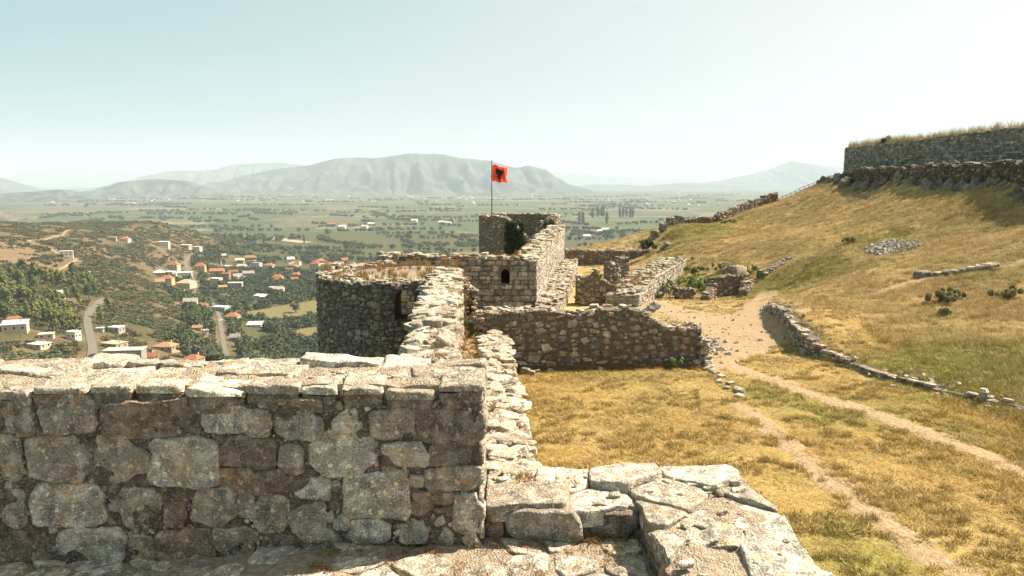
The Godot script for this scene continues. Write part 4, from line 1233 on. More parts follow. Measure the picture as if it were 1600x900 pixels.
func flag_tower() -> void:
	var o := base("round_tower", Vector3.ZERO)
	tag(o, "hollow round tower with a broken front and ivy, carrying the flag", "tower")
	masonry(o, ring(Vector2(0.6, -57.5), 3.05, PI + 0.3), TAU * 3.05, flat(-4.0), profile([[0, 1.58], [4.6, 1.6], [5.3, 1.0], [5.8, 0.5], [6.5, -0.05], [7.0, 0.3], [7.5, 1.2], [8.3, 1.45], [9, 1.6], [19.2, 1.62]], 0.07, 12.0), 0.65, {"mats": ["grey_a", "brown_b", "grey_b", "brown_c", "grey_d"], "w": 0.3, "h": 0.17, "sides": [1, -1], "top": 16.0, "top_size": 0.22, "most": 300, "rubble": true, "seed": 55, "from": -1.8})
	var p := base("flagpole", Vector3(-1.45, 1.55, -55.4))
	tag(p, "thin dark flagpole standing on the rim of the round tower", "flagpole")
	var v := PackedVector3Array()
	tube_into(v, Vector3(0, -0.3, 0), Vector3(0, 3.95, 0), 0.036, 0.024, 8)
	part("pole", soup(v), M["iron"], p)
	v = PackedVector3Array()
	box_into(v, Vector3(-0.14, -0.05, -0.14), Vector3(0.14, 0.1, 0.14))
	part("footing", soup(v), M["grey_b"], p)
	v = PackedVector3Array()
	tube_into(v, Vector3(0, 3.95, 0), Vector3(0, 4.0, 0), 0.045, 0.03, 8)
	part("cap", soup(v), M["iron"], p)
	# the flag: red cloth with a black double-headed eagle, folded by the wind
	var im := Image.create(240, 200, false, Image.FORMAT_RGB8)
	im.fill(lin(0.85, 0.075, 0.02))
	var half := [[0, 34], [6, 40], [10, 30], [20, 24], [30, 28], [24, 34], [18, 36], [20, 50], [30, 44], [50, 30], [52, 46], [66, 44], [60, 58], [70, 62], [60, 74], [66, 84], [54, 90], [56, 102], [44, 104], [34, 112], [26, 108], [30, 124], [42, 140], [30, 142], [22, 132], [24, 150], [14, 146], [10, 166], [0, 176]]
	var poly := PackedVector2Array()
	for q in half: poly.append(Vector2(120 + q[0], q[1]))
	for k in range(half.size() - 1, -1, -1): poly.append(Vector2(120 - half[k][0], half[k][1]))
	for y in 200:
		for x in 240:
			if Geometry2D.is_point_in_polygon(Vector2(x + 0.5, y + 0.5), poly): im.set_pixel(x, y, lin(0.015, 0.012, 0.01))
	var fm := StandardMaterial3D.new()
	fm.albedo_texture = ImageTexture.create_from_image(im)
	fm.roughness = 0.8
	fm.backlight_enabled = true
	fm.backlight = Color(0.7, 0.7, 0.7)
	var fv := PackedVector3Array()
	var uv := PackedVector2Array()
	var idx := PackedInt32Array()
	for j in 25:
		for i in 33:
			var s := i / 32.0
			var t := j / 24.0
			var fold := sin(s * 9.0 + t * 3.2) * 0.16 * s + sin(s * 19.0 - t * 5.0) * 0.08 * s
			fv.append(Vector3(0.03 + s * 1.04 + 0.03 * sin(t * 7.0) * s, 3.66 - t * (1.16 - 0.1 * s) - 0.24 * s * s + 0.05 * sin(s * 8.0 + t), fold * 1.6))
			uv.append(Vector2(s, t))
	for j in 24:
		for i in 32:
			var k := j * 33 + i
			idx.append_array([k, k + 1, k + 33, k + 1, k + 34, k + 33])
	var f := part("flag", smooth(fv, idx, PackedColorArray(), uv), fm, self)
	f.position = Vector3(-1.45, 1.55, -55.4)
	tag(f, "waving red flag with a black double-headed eagle at the top of the pole", "flag")
	# ivy
	var r := RandomNumberGenerator.new()
	r.seed = 77
	for w in [[1.9, 1.48, -1.4, 1.25, 150, "thick dark ivy hanging over the round tower's shaded front"], [0.98, 0.7, 0.2, 1.4, 40, "smaller ivy clump beside the notch in the round tower"]]:
		var cs := []
		for k in w[4]:
			var a := r.randf_range(w[1], w[0])
			var y := r.randf_range(w[2], w[3])
			if y > 1.1 and r.randf() < 0.5: continue
			cs.append([Vector3(cos(a) * 3.16, y, sin(a) * 3.16), 0.2])
		var iv := base("ivy", Vector3(0.6, 0, -57.5))
		part("foliage", soup(leaf_soup(cs, 26, 0.1, 5 + w[4])), M["leaf_ivy"], iv)
		tag(iv, w[5], "ivy")

func boulder(sd: int) -> ArrayMesh:
	var v := PackedVector3Array()
	var idx := PackedInt32Array()
	for j in 11:
		for i in 16:
			var a := TAU * i / 16
			var b := PI * (j / 10.0 - 0.5)
			var d := Vector3(cos(a) * cos(b), sin(b), sin(a) * cos(b))
			var k := 0.5 * (1.0 + 0.75 * rough.get_noise_3dv(d * 2.2 + Vector3(sd * 9, 0, 0)) + 0.5 * (facet.get_noise_3dv(d * 2.5 + Vector3(sd * 7, 0, 0)) + 0.4) + 0.3 * rough.get_noise_3dv(d * 6.0 + Vector3(sd * 5, 3, 0)))
			var e := d * k
			v.append(e)
	for j in 10:
		for i in 16:
			var a := j * 16 + i
			var b := j * 16 + (i + 1) % 16
			idx.append_array([a, a + 16, b, b, a + 16, b + 16])
	return smooth(v, idx)

func loose_things() -> void:
	var r := RandomNumberGenerator.new()
	r.seed = 91
	var shapes := []
	for k in 6: shapes.append(boulder(k + 1))
	var zz := -61.5
	while zz < -30.0:
		var big := r.randf_range(0.6, 1.4)
		var x := 24.45 + 0.02 * (-38.0 - zz) + r.randf_range(-0.45, 0.15)
		var o := part("boulder", shapes[r.randi() % 6], M[["shade_c", "shade_b", "brown_d", "shade_c"][r.randi() % 4]], self, Transform3D(Basis.from_euler(Vector3(r.randf_range(-0.35, 0.35), r.randf() * TAU, r.randf_range(-0.35, 0.35))) * Basis.from_scale(Vector3(0.75, r.randf_range(0.75, 1.25), 0.8) * big), Vector3(x, ground_y(x - 0.6, zz) + big * 0.12, zz)))  # dark tones paint the bank's shade onto the rock
		tag(o, "weathered boulder with painted-in shade in the rocky bank at the foot of the dark revetment", "boulder", "boulders below the citadel")
		zz += big * r.randf_range(0.35, 0.75)
	var m := part("boulder", shapes[2], M["brown_b"], self, Transform3D(Basis.from_scale(Vector3(1.25, 0.9, 1.0)), Vector3(11.7, -0.75, -40.2)))
	tag(m, "squat dark boulder-like lump of masonry behind the foundation walls", "boulder")
	# stones lying in the grass
	for q in [[4.95, -18.35, 0.2], [5.0, -17.9, 0.16], [4.85, -17.5, 0.13], [5.05, -17.3, 0.15], [4.85, -16.95, 0.12], [5.05, -16.7, 0.2], [4.95, -16.25, 0.16], [4.8, -18.6, 0.14], [5.1, -17.0, 0.1]]:
		var o := part("fallen_stone", block_meshes[r.randi() % 14], M[["pale_c", "pale_b", "grey_c"][r.randi() % 3]], self, Transform3D(Basis.from_euler(Vector3(r.randf_range(-0.2, 0.2), r.randf() * TAU, r.randf_range(-0.2, 0.2))) * Basis.from_scale(Vector3(1.2, 0.7, 1.0) * q[2]), Vector3(q[0], ground_y(q[0], q[1]) + q[2] * 0.2, q[1])))
		tag(o, "pale stone in the row trailing from the courtyard wall's broken end", "stone", "stones trailing from the courtyard wall")
	for q in [[0.35, -18.5, 0.2], [0.62, -18.45, 0.14], [0.48, -18.3, 0.16], [0.95, -18.5, 0.12], [2.2, -18.6, 0.14]]:
		var o := part("fallen_stone", block_meshes[r.randi() % 14], M["pale_c"], self, Transform3D(Basis.from_euler(Vector3(0.2, r.randf() * TAU, 0.2)) * Basis.from_scale(Vector3(1.1, 0.9, 1.0) * q[2]), Vector3(q[0], ground_y(q[0], q[1]) + q[2] * 0.3, q[1])))
		tag(o, "grey stone lying at the foot of the shaded courtyard wall", "stone", "stones under the courtyard wall")
	var w := part("fallen_stone", block_meshes[4], M["pale_d"], self, Transform3D(Basis.from_scale(Vector3(0.17, 0.08, 0.14)), Vector3(0.25, ground_y(0.25, -16.3) + 0.03, -16.3)))
	tag(w, "single white stone on the lawn beside the low lit wall", "stone")
	for k in 9:
		var x := 15.6 + k * 0.24
		var z := -28.6 + k * 0.12
		var o := part("outcrop_stone", block_meshes[r.randi() % 14], M[["grey_a", "grey_d", "brown_b"][r.randi() % 3]], self, Transform3D(Basis.from_euler(Vector3(0, r.randf(), 0.1)) * Basis.from_scale(Vector3(0.42, 0.3, 0.4) * r.randf_range(0.7, 1.3)), Vector3(x, ground_y(x, z - 0.4) + 0.04, z - 0.4)))
		tag(o, "grey stone in the row beside the hillside path", "stone", "stones along the hillside path")
	var st := base("stone_stub", Vector3(9.95, ground_y(9.95, -15.75), -15.75))
	tag(st, "little white-capped stone post at the low end of the retaining wall", "post")
	var v := PackedVector3Array()
	tube_into(v, Vector3(0, -0.05, 0), Vector3(0, 0.26, 0), 0.085, 0.075, 10)
	part("shaft", soup(v), M["grey_b"], st)
	v = PackedVector3Array()
	tube_into(v, Vector3(0, 0.26, 0), Vector3(0, 0.33, 0), 0.1, 0.07, 10)
	part("cap", soup(v), M["pale_d"], st)
	part("side_stone", block_meshes[2], M["pale_d"], st, Transform3D(Basis.from_scale(Vector3(0.22, 0.14, 0.14)), Vector3(0.16, 0.05, 0.03)))
	# white rubble patch on the hillside and rubble by the path: too many to count
	var pile := Pile.new()
	for k in 520:
		var a := r.randf() * TAU
		var q := sqrt(r.randf())
		var x := 18.1 + cos(a) * q * 1.15
		var z := -36.4 + sin(a) * q * 1.3
		var s := r.randf_range(0.05, 0.16)
		pile.add(blocks[r.randi() % 14], Transform3D(Basis.from_euler(Vector3(r.randf(), r.randf() * TAU, r.randf())) * Basis.from_scale(Vector3(s * 1.4, s * 0.7, s)), Vector3(x, ground_y(x, z) + 0.02 + 0.05 * r.randf(), z)), ["slate_b", "grey_b", "grey_a"][r.randi() % 3])
	var o1 := base("rubble_patch", Vector3.ZERO)
	heap(o1, "rubble", pile)
	tag(o1, "patch of pale loose rubble lying on the grassy hillside", "rubble", "", "stuff")
	pile = Pile.new()
	for k in 420:
		var x := r.randf_range(4.4, 9.0)
		var z := r.randf_range(-36.0, -19.5)
		if k < 140:
			x = 5.7 + r.randfn() * 0.35
			z = -22.5 + r.randfn() * 1.0
		var s := r.randf_range(0.02, 0.09) * (1.5 if k < 140 else 1.0)
		pile.add(blocks[r.randi() % 14], Transform3D(Basis.from_euler(Vector3(r.randf(), r.randf() * TAU, r.randf())) * Basis.from_scale(Vector3(s * 1.4, s * 0.8, s)), Vector3(x, ground_y(x, z) + 0.015, z)), ["pale_b", "pale_c", "grey_c"][r.randi() % 3])
	for k in 150:
		var u := r.randf() * 0.98
		var i := int(u * (RETAIN.size() - 1))
		var f := u * (RETAIN.size() - 1) - i
		var x := lerpf(RETAIN[i][0], RETAIN[i + 1][0], f) + r.randf_range(-0.45, 0.5)
		var z := lerpf(RETAIN[i][1], RETAIN[i + 1][1], f) + r.randf_range(-0.3, 0.3)
		var s := r.randf_range(0.03, 0.12)
		pile.add(blocks[r.randi() % 14], Transform3D(Basis.from_euler(Vector3(r.randf(), r.randf() * TAU, r.randf())) * Basis.from_scale(Vector3(s * 1.4, s * 0.8, s)), Vector3(x, ground_y(x, z) + 0.015, z)), ["pale_b", "pale_c", "grey_c", "pale_d"][r.randi() % 4])
	var o2 := base("path_rubble", Vector3.ZERO)
	heap(o2, "rubble", pile)
	tag(o2, "small stones scattered over the worn path and beside the retaining wall", "rubble", "", "stuff")
	# fence
	var fo := base("metal_fence", Vector3.ZERO)
	tag(fo, "dark metal fence with crossed rails climbing the hill crest to the citadel", "fence")
	var last := Vector3.ZERO
	for k in 11:
		var p := Vector2(22.2, -64.4).lerp(Vector2(23.9, -59.6), k / 10.0)
		var at := Vector3(p.x, ground_y(p.x, p.y), p.y)
		v = PackedVector3Array()
		tube_into(v, at - Vector3.UP * 0.1, at + Vector3.UP * 0.36, 0.02, 0.02, 5)
		part("post", soup(v), M["iron"], fo)
		if k:
			v = PackedVector3Array()
			tube_into(v, last + Vector3.UP * 0.34, at + Vector3.UP * 0.34, 0.014, 0.014, 4)
			tube_into(v, last + Vector3.UP * 0.12, at + Vector3.UP * 0.12, 0.014, 0.014, 4)
			tube_into(v, last + Vector3.UP * 0.12, at + Vector3.UP * 0.34, 0.012, 0.012, 4)
			part("rail", soup(v), M["iron"], fo)
		last = at
	# bushes
	var g := func(x: float, z: float) -> Vector3: return Vector3(x, ground_y(x, z), z)
	bush("leafy_bush", g.call(4.05, -18.6), Vector3(0.38, 0.42, 0.3), "leaf_fresh", "fresh green bush against the courtyard wall's broken end", 1, 0.05, 20)
	bush("dark_bush", g.call(9.3, -52.2) + Vector3(0, 0.25, 0), Vector3(1.7, 1.1, 1.2), "leaf_ivy", "round dark bush at the end of the low far wall", 2, 0.09, 60)
	bush("wall_bush", Vector3(-0.95, -0.3, -20.6), Vector3(0.7, 0.8, 0.5), "leaf_mid", "green bush growing in the corner behind the low lit wall", 3, 0.06, 40)
	for q in [[8.6, -37.6, 1.5, 0.7, 20], [9.9, -39.4, 2.2, 0.8, 21], [11.6, -42.4, 2.0, 0.7, 22], [8.0, -42.6, 1.8, 0.7, 23], [10.2, -45.6, 2.2, 0.6, 24], [7.6, -37.4, 2.0, 0.85, 4], [8.9, -39.0, 2.6, 1.0, 5], [9.6, -40.8, 1.8, 0.7, 6], [8.2, -40.6, 1.6, 0.7, 7], [10.4, -43.2, 1.8, 0.6, 8], [6.9, -36.6, 1.0, 0.5, 9], [11.0, -39.2, 1.2, 0.6, 10], [12.6, -40.4, 1.3, 0.5, 11], [9.2, -44.4, 1.6, 0.6, 12]]:
		bush("scrub_bush", g.call(q[0], q[1]), Vector3(q[2], q[3], q[2] * 0.8), ["leaf_fresh", "leaf_olive", "leaf_fresh"][q[4] % 3], "low green scrub bush around the foundation walls in the hollow", q[4], 0.07, 46, "scrub in the hollow")
	for q in [[13.9, -24.6, 1.5, 0.5, 13], [14.6, -25.2, 1.1, 0.45, 14], [15.9, -24.4, 1.4, 0.5, 15], [13.2, -23.0, 0.5, 0.25, 16], [17.2, -38.9, 1.2, 0.4, 17]]:
		bush("dry_bush", g.call(q[0], q[1]), Vector3(q[2], q[3], q[2] * 0.8), "leaf_brown", "brownish dry bush on the grassy hillside below the path", q[4], 0.05, 150, "dry bushes on the hillside")
	bush("hollow_bush", g.call(16.3, -57.6), Vector3(2.2, 0.5, 1.2), "leaf_brown", "flat shaded bush in the grass below the crest wall", 18, 0.08, 50)
	bush("citadel_bush", Vector3(27.1, 6.7, -56.5), Vector3(1.2, 0.7, 0.8), "leaf_olive", "green bush on top of the citadel wall", 19, 0.08, 40)

# ------------------------------------------------------------------ grass
func grass() -> void:
	var r := RandomNumberGenerator.new()
	r.seed = 123
	var sod := []
	for k in 3: sod.append(tuft_mesh(240, 0.3, 0.075, 0.005, 1 + k))
	var sets := [[], [], []]
	var tall := []
	var z0 := -5.5
	while z0 > -66.0:
		var gap := 0.21 + 0.0035 * -z0
		var x0 := -0.5
		while x0 < minf(25.5, 3.5 - z0 * 0.78):
			var x := x0 + r.randf_range(-0.5, 0.5) * gap
			var z := z0 + r.randf_range(-0.5, 0.5) * gap
			x0 += gap
			if x < 0.25 - (z + 18.6) * 0.045 and z > -18.7: continue
			if x < 3.25 and z > -9.7: continue
			if z > -19.9 and z < -19.1 and x < 5.0: continue
			if x < 4.6 and z < -26.5: continue
			var pd := path_depth(x, z) + 0.22 * fine.get_noise_2d(x * 2.0, z * 2.0)
			if pd > -0.06 and r.randf() > 0.16: continue
			if pd > -0.25 and r.randf() < 0.35: continue
			if fine.get_noise_2d(x * 1.6 + 50, z * 1.6) > 0.3 and r.randf() < 0.35: continue
			if x > 23.4 and z < -33.0 and r.randf() < 0.7: continue
			var c := turf(x, z)
			var v := r.randf_range(0.72, 1.3)
			var hill := smoothstep(8.0, 11.0, x + 0.25 * (z + 18.0)) if z > -33.0 else smoothstep(10.0, 13.0, x)
			var h := lerpf(0.036, 0.085, hill) * r.randf_range(0.6, 1.5) * (1.0 + 0.8 * patch.get_noise_2d(x * 2.0, z * 2.0))
			var w := gap / 0.23 * r.randf_range(0.8, 1.15)
			c = Color(c.r * v, c.g * v, c.b * v)
			if r.randf() < 0.2: c = c.lerp(Color(0.56, 0.45, 0.25), 0.6)
			var e := 0.25
			var nx := (ground_y(x - e, z) - ground_y(x + e, z)) / (2.0 * e)
			var nz := (ground_y(x, z - e) - ground_y(x, z + e)) / (2.0 * e)
			var up := Vector3(nx, 1, nz).normalized()
			var fx := up.cross(Vector3(0, 0, 1)).normalized() * -1.0
			fx = Vector3.RIGHT - up * up.x
			fx = fx.normalized()
			var b := Basis(fx, up, fx.cross(up)) * Basis.from_euler(Vector3(0, r.randf() * TAU, 0)) * Basis.from_scale(Vector3(w, h, w))
			sets[r.randi() % 3].append([Transform3D(b, Vector3(x, ground_y(x, z) - 0.008, z)), c])
		z0 -= gap
	for k in 3: scatter("grass", sod[k], M["blade"], sets[k], "short dry golden and green grass over the courtyard and hillside", "grass")
	# hummocks that break up the sward
	var lumps := []
	for k in 26000:
		var z := -6.0 - 57.0 * pow(r.randf(), 1.3)
		var x := r.randf_range(0.2, minf(24.5, 3.0 - z * 0.75))
		if (x < 3.2 and z > -9.7) or (x < 5.0 and z < -18.7 and z > -20.0) or (x < 4.6 and z < -26.5) or (x < 0.35 - (z + 18.6) * 0.045): continue
		if path_depth(x, z) > 0.05 or fine.get_noise_2d(x * 0.9 + 130, z * 0.9) < -0.05: continue
		var big := r.randf_range(0.7, 1.5) * (1.0 + 0.012 * -z)
		var c := turf(x, z).lerp(Color(0.27, 0.195, 0.075) if r.randf() < 0.5 else Color(0.52, 0.40, 0.19), r.randf_range(0.2, 0.7))
		lumps.append([Transform3D(Basis.from_euler(Vector3(0, r.randf() * TAU, 0)) * Basis.from_scale(Vector3(big, r.randf_range(0.05, 0.12) * (1.0 + 0.6 * float(x > 10.0)), big)), Vector3(x, ground_y(x, z) - 0.01, z)), c])
	scatter("grass_hummocks", tuft_mesh(46, 0.075, 0.045, 0.005, 8), M["blade"], lumps, "coarse dry hummocks standing out of the short grass", "grass")
	# taller dry stalks on the slope, on the citadel and on the crest
	for k in 9000:
		var z := -r.randf_range(16.0, 62.0)
		var x := r.randf_range(9.0, 24.0)
		if patch.get_noise_2d(x * 1.4 + 300, z * 1.4) < 0.05 or path_depth(x, z) > -0.3 or retain_side(x, z).x < 0.6: continue
		var h := r.randf_range(0.14, 0.34)
		var b := Basis.from_euler(Vector3(r.randf_range(-0.3, 0.3), r.randf() * TAU, r.randf_range(-0.3, 0.3))) * Basis.from_scale(Vector3(1.3, h, 1.3))
		tall.append([Transform3D(b, Vector3(x, ground_y(x, z) - 0.02, z)), Color(0.32, 0.24, 0.11).lerp(turf(x, z), r.randf())])
	for k in 1900:
		var z := -r.randf_range(34.0, 62.0)
		var x := lerpf(26.95, 26.7, clampf((-40.0 - z) / 22.0, 0, 1)) + 0.1 + pow(r.randf(), 2.2) * 3.0
		var h := 0.08 + 0.75 * pow(r.randf(), 2.2)
		tall.append([Transform3D(Basis.from_euler(Vector3(0, r.randf() * TAU, 0)) * Basis.from_scale(Vector3(1.6, h, 1.6)), Vector3(x, maxf(6.7, ground_y(x, z)) + 0.04, z)), Color(0.46, 0.34, 0.17).lerp(Color(0.27, 0.24, 0.10), r.randf())])
	scatter("tall_grass", tuft_mesh(16, 0.12, 0.07, 0.005, 2), M["blade"], tall, "taller dry stalks on the hillside and along the citadel's top", "grass")
	# dry tufts on wall tops and in the walkway joints
	var tops := []
	var spots := [[-0.75, -14.0, 0.5, 9.0, 0.2, 420], [-0.2, -14.0, 0.62, 9.0, 0.27, 260], [-1.3, -16.2, 0.7, 11.5, 1.5, 300], [0.3, -8.9, 0.5, 0.6, 0.38, 30]]
	for s in spots:
		for k in s[5]:
			var z: float = s[1] + (r.randf() - 0.5) * s[3]
			var x: float = s[0] + (r.randf() - 0.5) * s[2] - (0.046 * (-z - 14.0) if s[0] > -0.9 else 0.06 * (-z - 16.2)) * float(s[3] > 1.0)
			var lump := fine.get_noise_2d(x * 3.0, z * 3.0)
			if lump < -0.05: continue
			tops.append([Vector3(x, s[4], z), r.randf_range(0.04, 0.12)])
	for k in 900:
		var a := r.randf() * TAU
		var q := 3.0 * sqrt(r.randf())
		if fine.get_noise_2d(cos(a) * q * 2.0, sin(a) * q * 2.0) < 0.05 or cos(a) * q > 1.5: continue
		tops.append([Vector3(-3.3 + cos(a) * q, 1.14, -25 + sin(a) * q), r.randf_range(0.08, 0.26)])
	for k in 420:
		var u := r.randf()
		tops.append([Vector3(lerpf(-5.2, 0.4, u), 1.06, -30.1 - r.randf() * 0.8), r.randf_range(0.05, 0.2)] if k < 200 else [Vector3(lerpf(0.7, 3.0, u) - r.randf() * 0.7, 1.1, lerpf(-30.5, -49.0, u)), r.randf_range(0.06, 0.2)])
	for k in 500:
		var u := r.randf()
		tops.append([Vector3(lerpf(5.4, 10.2, u) - r.randf() * 1.2, -0.55, lerpf(-33.4, -45.5, u) - r.randf() * 0.4), r.randf_range(0.05, 0.16)])
	for k in 200:
		tops.append([Vector3(lerpf(1.4, 3.8, r.randf()) - 0.4, -0.72, -28.0 - r.randf() * 18.0), r.randf_range(0.04, 0.12)])
	for k in 300:
		var x := r.randf_range(-2.2, 1.4)
		var z := -8.24 + absf(r.randfn()) * 0.14
		if k > 90:
			x = r.randf_range(-2.2, 1.3)
			z = -r.randf_range(7.2, 8.2)
			if fine.get_noise_2d(x * 3.0, z * 3.0 + 20) < 0.12: continue
		tops.append([Vector3(x, walk_y(x) + 0.01, z), r.randf_range(0.02, 0.07)])
	for k in 900:
		var x := r.randf_range(-0.8, 4.7)
		tops.append([Vector3(x, ground_y(x, -18.6) - 0.01, -18.82 + absf(r.randfn()) * 0.1), r.randf_range(0.05, 0.14)])
	var places := []
	for p in tops:
		var w := r.randf_range(0.8, 1.5)
		places.append([Transform3D(Basis.from_euler(Vector3(r.randf_range(-0.3, 0.3), r.randf() * TAU, r.randf_range(-0.3, 0.3))) * Basis.from_scale(Vector3(w, p[1], w)), p[0]), Color(0.33, 0.215, 0.09).lerp(Color(0.28, 0.145, 0.055), r.randf()).lerp(Color(0.17, 0.16, 0.05), 0.5 * float(r.randf() < 0.2))])
	scatter("wall_grass", tuft_mesh(18, 0.06, 0.05, 0.004, 3), M["blade"], places, "dry orange tufts growing on wall tops and between stones", "grass")

# ------------------------------------------------------------------ the valley
func house(x: float, z: float, w: float, h: float, kind: String, wallc: String, roofc: String, label: String, turn: float) -> void:
	var o := base("house", Vector3(x, land_y(x, z), z), turn)
	var d := w * rng.randf_range(0.62, 0.85)
	var wh := h * (0.92 if kind == "f" or kind == "s" else 0.66)
	wh = maxf(wh, 2.2)
	var v := PackedVector3Array()
	box_into(v, Vector3(-w / 2, -3.0, -d / 2), Vector3(w / 2, wh, d / 2))
	part("wall", soup(v), M[wallc + "_paint"], o)
	v = PackedVector3Array()
	var e := 0.5
	var a := w / 2 + e
	var b := d / 2 + e
	if kind == "f":
		box_into(v, Vector3(-w / 2 - 0.25, wh, -d / 2 - 0.25), Vector3(w / 2 + 0.25, wh + 0.3, d / 2 + 0.25))
	elif kind == "s":
		var p := [Vector3(-a, wh + 0.05, b), Vector3(a, wh + 0.05, b), Vector3(a, wh + 1.3, -b), Vector3(-a, wh + 1.3, -b)]
		quad(v, p[0], p[1], p[2], p[3], Vector3.UP)
		var k := Vector3.DOWN * 0.2
		quad(v, p[0] + k, p[1] + k, p[2] + k, p[3] + k, Vector3.DOWN)
		for i in 4: quad(v, p[i], p[(i + 1) % 4], p[(i + 1) % 4] + k, p[i] + k, p[i] + p[(i + 1) % 4])
	else:
		var rise := maxf(1.2, h - wh + 0.6)
		var inset := b if kind == "h" else 0.0
		inset = minf(inset, a * 0.85)
		var r0 := Vector3(-a + inset, wh + rise, 0)
		var r1 := Vector3(a - inset, wh + rise, 0)
		var c := [Vector3(-a, wh - 0.1, b), Vector3(a, wh - 0.1, b), Vector3(a, wh - 0.1, -b), Vector3(-a, wh - 0.1, -b)]
		quad(v, c[0], c[1], r1, r0, Vector3(0, 1, 1))
		quad(v, c[2], c[3], r0, r1, Vector3(0, 1, -1))
		quad(v, c[0], c[3], r0, r0, Vector3(-1, 0.3, 0))
		quad(v, c[1], c[2], r1, r1, Vector3(1, 0.3, 0))
		quad(v, c[0], c[1], c[2], c[3], Vector3.DOWN)
	var roof := part("roof", soup(v), M[roofc + "_paint"], o)
	var n := clampi(int(w / 3.2), 1, 4)
	for i in n:
		var cx := (i + 0.5) / n * w - w / 2
		v = PackedVector3Array()
		box_into(v, Vector3(cx - 0.5, wh * 0.35, d / 2 - 0.1), Vector3(cx + 0.5, wh * 0.35 + minf(1.3, wh * 0.4), d / 2 + 0.04))
		part("window", soup(v), M["glass"], o)
		if wh > 4.5:
			v = PackedVector3Array()
			box_into(v, Vector3(cx - 0.5, wh * 0.72, d / 2 - 0.1), Vector3(cx + 0.5, wh * 0.72 + 1.1, d / 2 + 0.04))
			part("window", soup(v), M["glass"], o)
	for k in 2:
		v = PackedVector3Array()
		box_into(v, Vector3(w / 2 - 0.1, wh * 0.4, (k - 0.5) * d * 0.5 - 0.45), Vector3(w / 2 + 0.04, wh * 0.4 + 1.1, (k - 0.5) * d * 0.5 + 0.45))
		part("window", soup(v), M["glass"], o)
	v = PackedVector3Array()
	box_into(v, Vector3(w * 0.2 - 0.35, wh, -d * 0.2 - 0.35), Vector3(w * 0.2 + 0.35, wh + (1.1 if kind == "f" else h - wh + 1.3), -d * 0.2 + 0.35))
	part("chimney", soup(v), M["pale_paint"], roof)
	tag(o, label, "house", "houses of the village")

const HOUSES := [[-276, -420, 14.2, 5.5, "s", "cream", "white"], [-292, -444, 6.9, 2.5, "g", "cream", "orange"], [-251, -400, 10.4, 2.9, "f", "cream", "white"], [-248, -427, 7.8, 5.6, "f", "white", "white"], [-258, -418, 8.7, 2.7, "f", "cream", "pale"], [-252, -462, 4.8, 1.8, "f", "cream", "white"], [-245, -468, 8.8, 4.4, "f", "grey", "white"], [-227, -430, 13.5, 3.8, "f", "tan", "tan"], [-197, -408, 8.5, 4.9, "g", "grey", "orange"],
	[-210, -457, 14.3, 5.2, "h", "tan", "oldtile"], [-185, -437, 11.4, 5.1, "h", "cream", "orange"], [-190, -475, 5.6, 2.5, "g", "cream", "orange"], [-214, -528, 4.1, 2.5, "f", "white", "white"], [-220, -528, 6.9, 3.6, "g", "tan", "oldtile"], [-226, -612, 12.8, 7.3, "h", "blue", "orange"], [-252, -657, 15.4, 5.5, "f", "blue", "bluepale"], [-264, -649, 8.8, 5.1, "g", "cream", "oldtile"], [-274, -647, 12.6, 7.1, "g", "white", "greyroof"], [-353, -825, 19.8, 9.9, "h", "cream", "beige"],
	[-371, -819, 16.0, 9.0, "h", "yellow", "orange"], [-402, -908, 14.7, 12.3, "h", "cream", "orange"], [-392, -960, 15.0, 12.0, "h", "yellow", "orange"], [-370, -957, 19.9, 7.5, "g", "tan", "orange"], [-382, -890, 19.0, 6.0, "f", "white", "white"], [-386, -862, 13.5, 4.5, "f", "cream", "white"], [-333, -887, 11.6, 11.6, "f", "brick", "brick"], [-326, -905, 11.8, 7.5, "g", "concrete", "greyroof"], [-336, -866, 14.0, 7.7, "f", "cream", "white"], [-296, -815, 17.0, 9.8, "f", "concrete", "pale"],
	[-313, -822, 10.7, 4.3, "g", "brick", "oldtile"], [-326, -1024, 16.5, 7.5, "h", "cream", "orange"], [-275, -894, 14.4, 7.9, "h", "cream", "orange"], [-263, -930, 12.1, 6.1, "h", "cream", "orange"], [-261, -1012, 14.5, 13.2, "h", "cream", "red"], [-324, -938, 15.1, 6.8, "g", "concrete", "greyroof"], [-346, -1036, 14.0, 7.6, "f", "blue", "greyroof"], [-463, -1020, 15.9, 9.6, "f", "white", "white"], [-474, -1020, 9.6, 4.8, "g", "cream", "orange"], [-494, -980, 13.3, 7.1, "h", "white", "orange"],
	[-502, -964, 11.6, 5.0, "f", "tan", "pale"], [-419, -720, 13.1, 7.1, "f", "white", "pale"], [-317, -532, 7.2, 6.7, "f", "white", "white"], [-355, -636, 6.0, 2.3, "f", "cream", "white"], [-244, -747, 10.1, 4.3, "s", "cream", "white"], [-203, -597, 12.8, 2.5, "s", "white", "white"], [-194, -528, 7.2, 5.8, "g", "concrete", "greyroof"], [-459, -1078, 16.9, 5.6, "f", "tan", "white"], [-456, -1109, 14.4, 6.9, "f", "white", "pale"], [-384, -1122, 18.1, 7.6, "g", "tan", "oldtile"], [-252, -757, 9.7, 3.1, "s", "cream", "white"]]
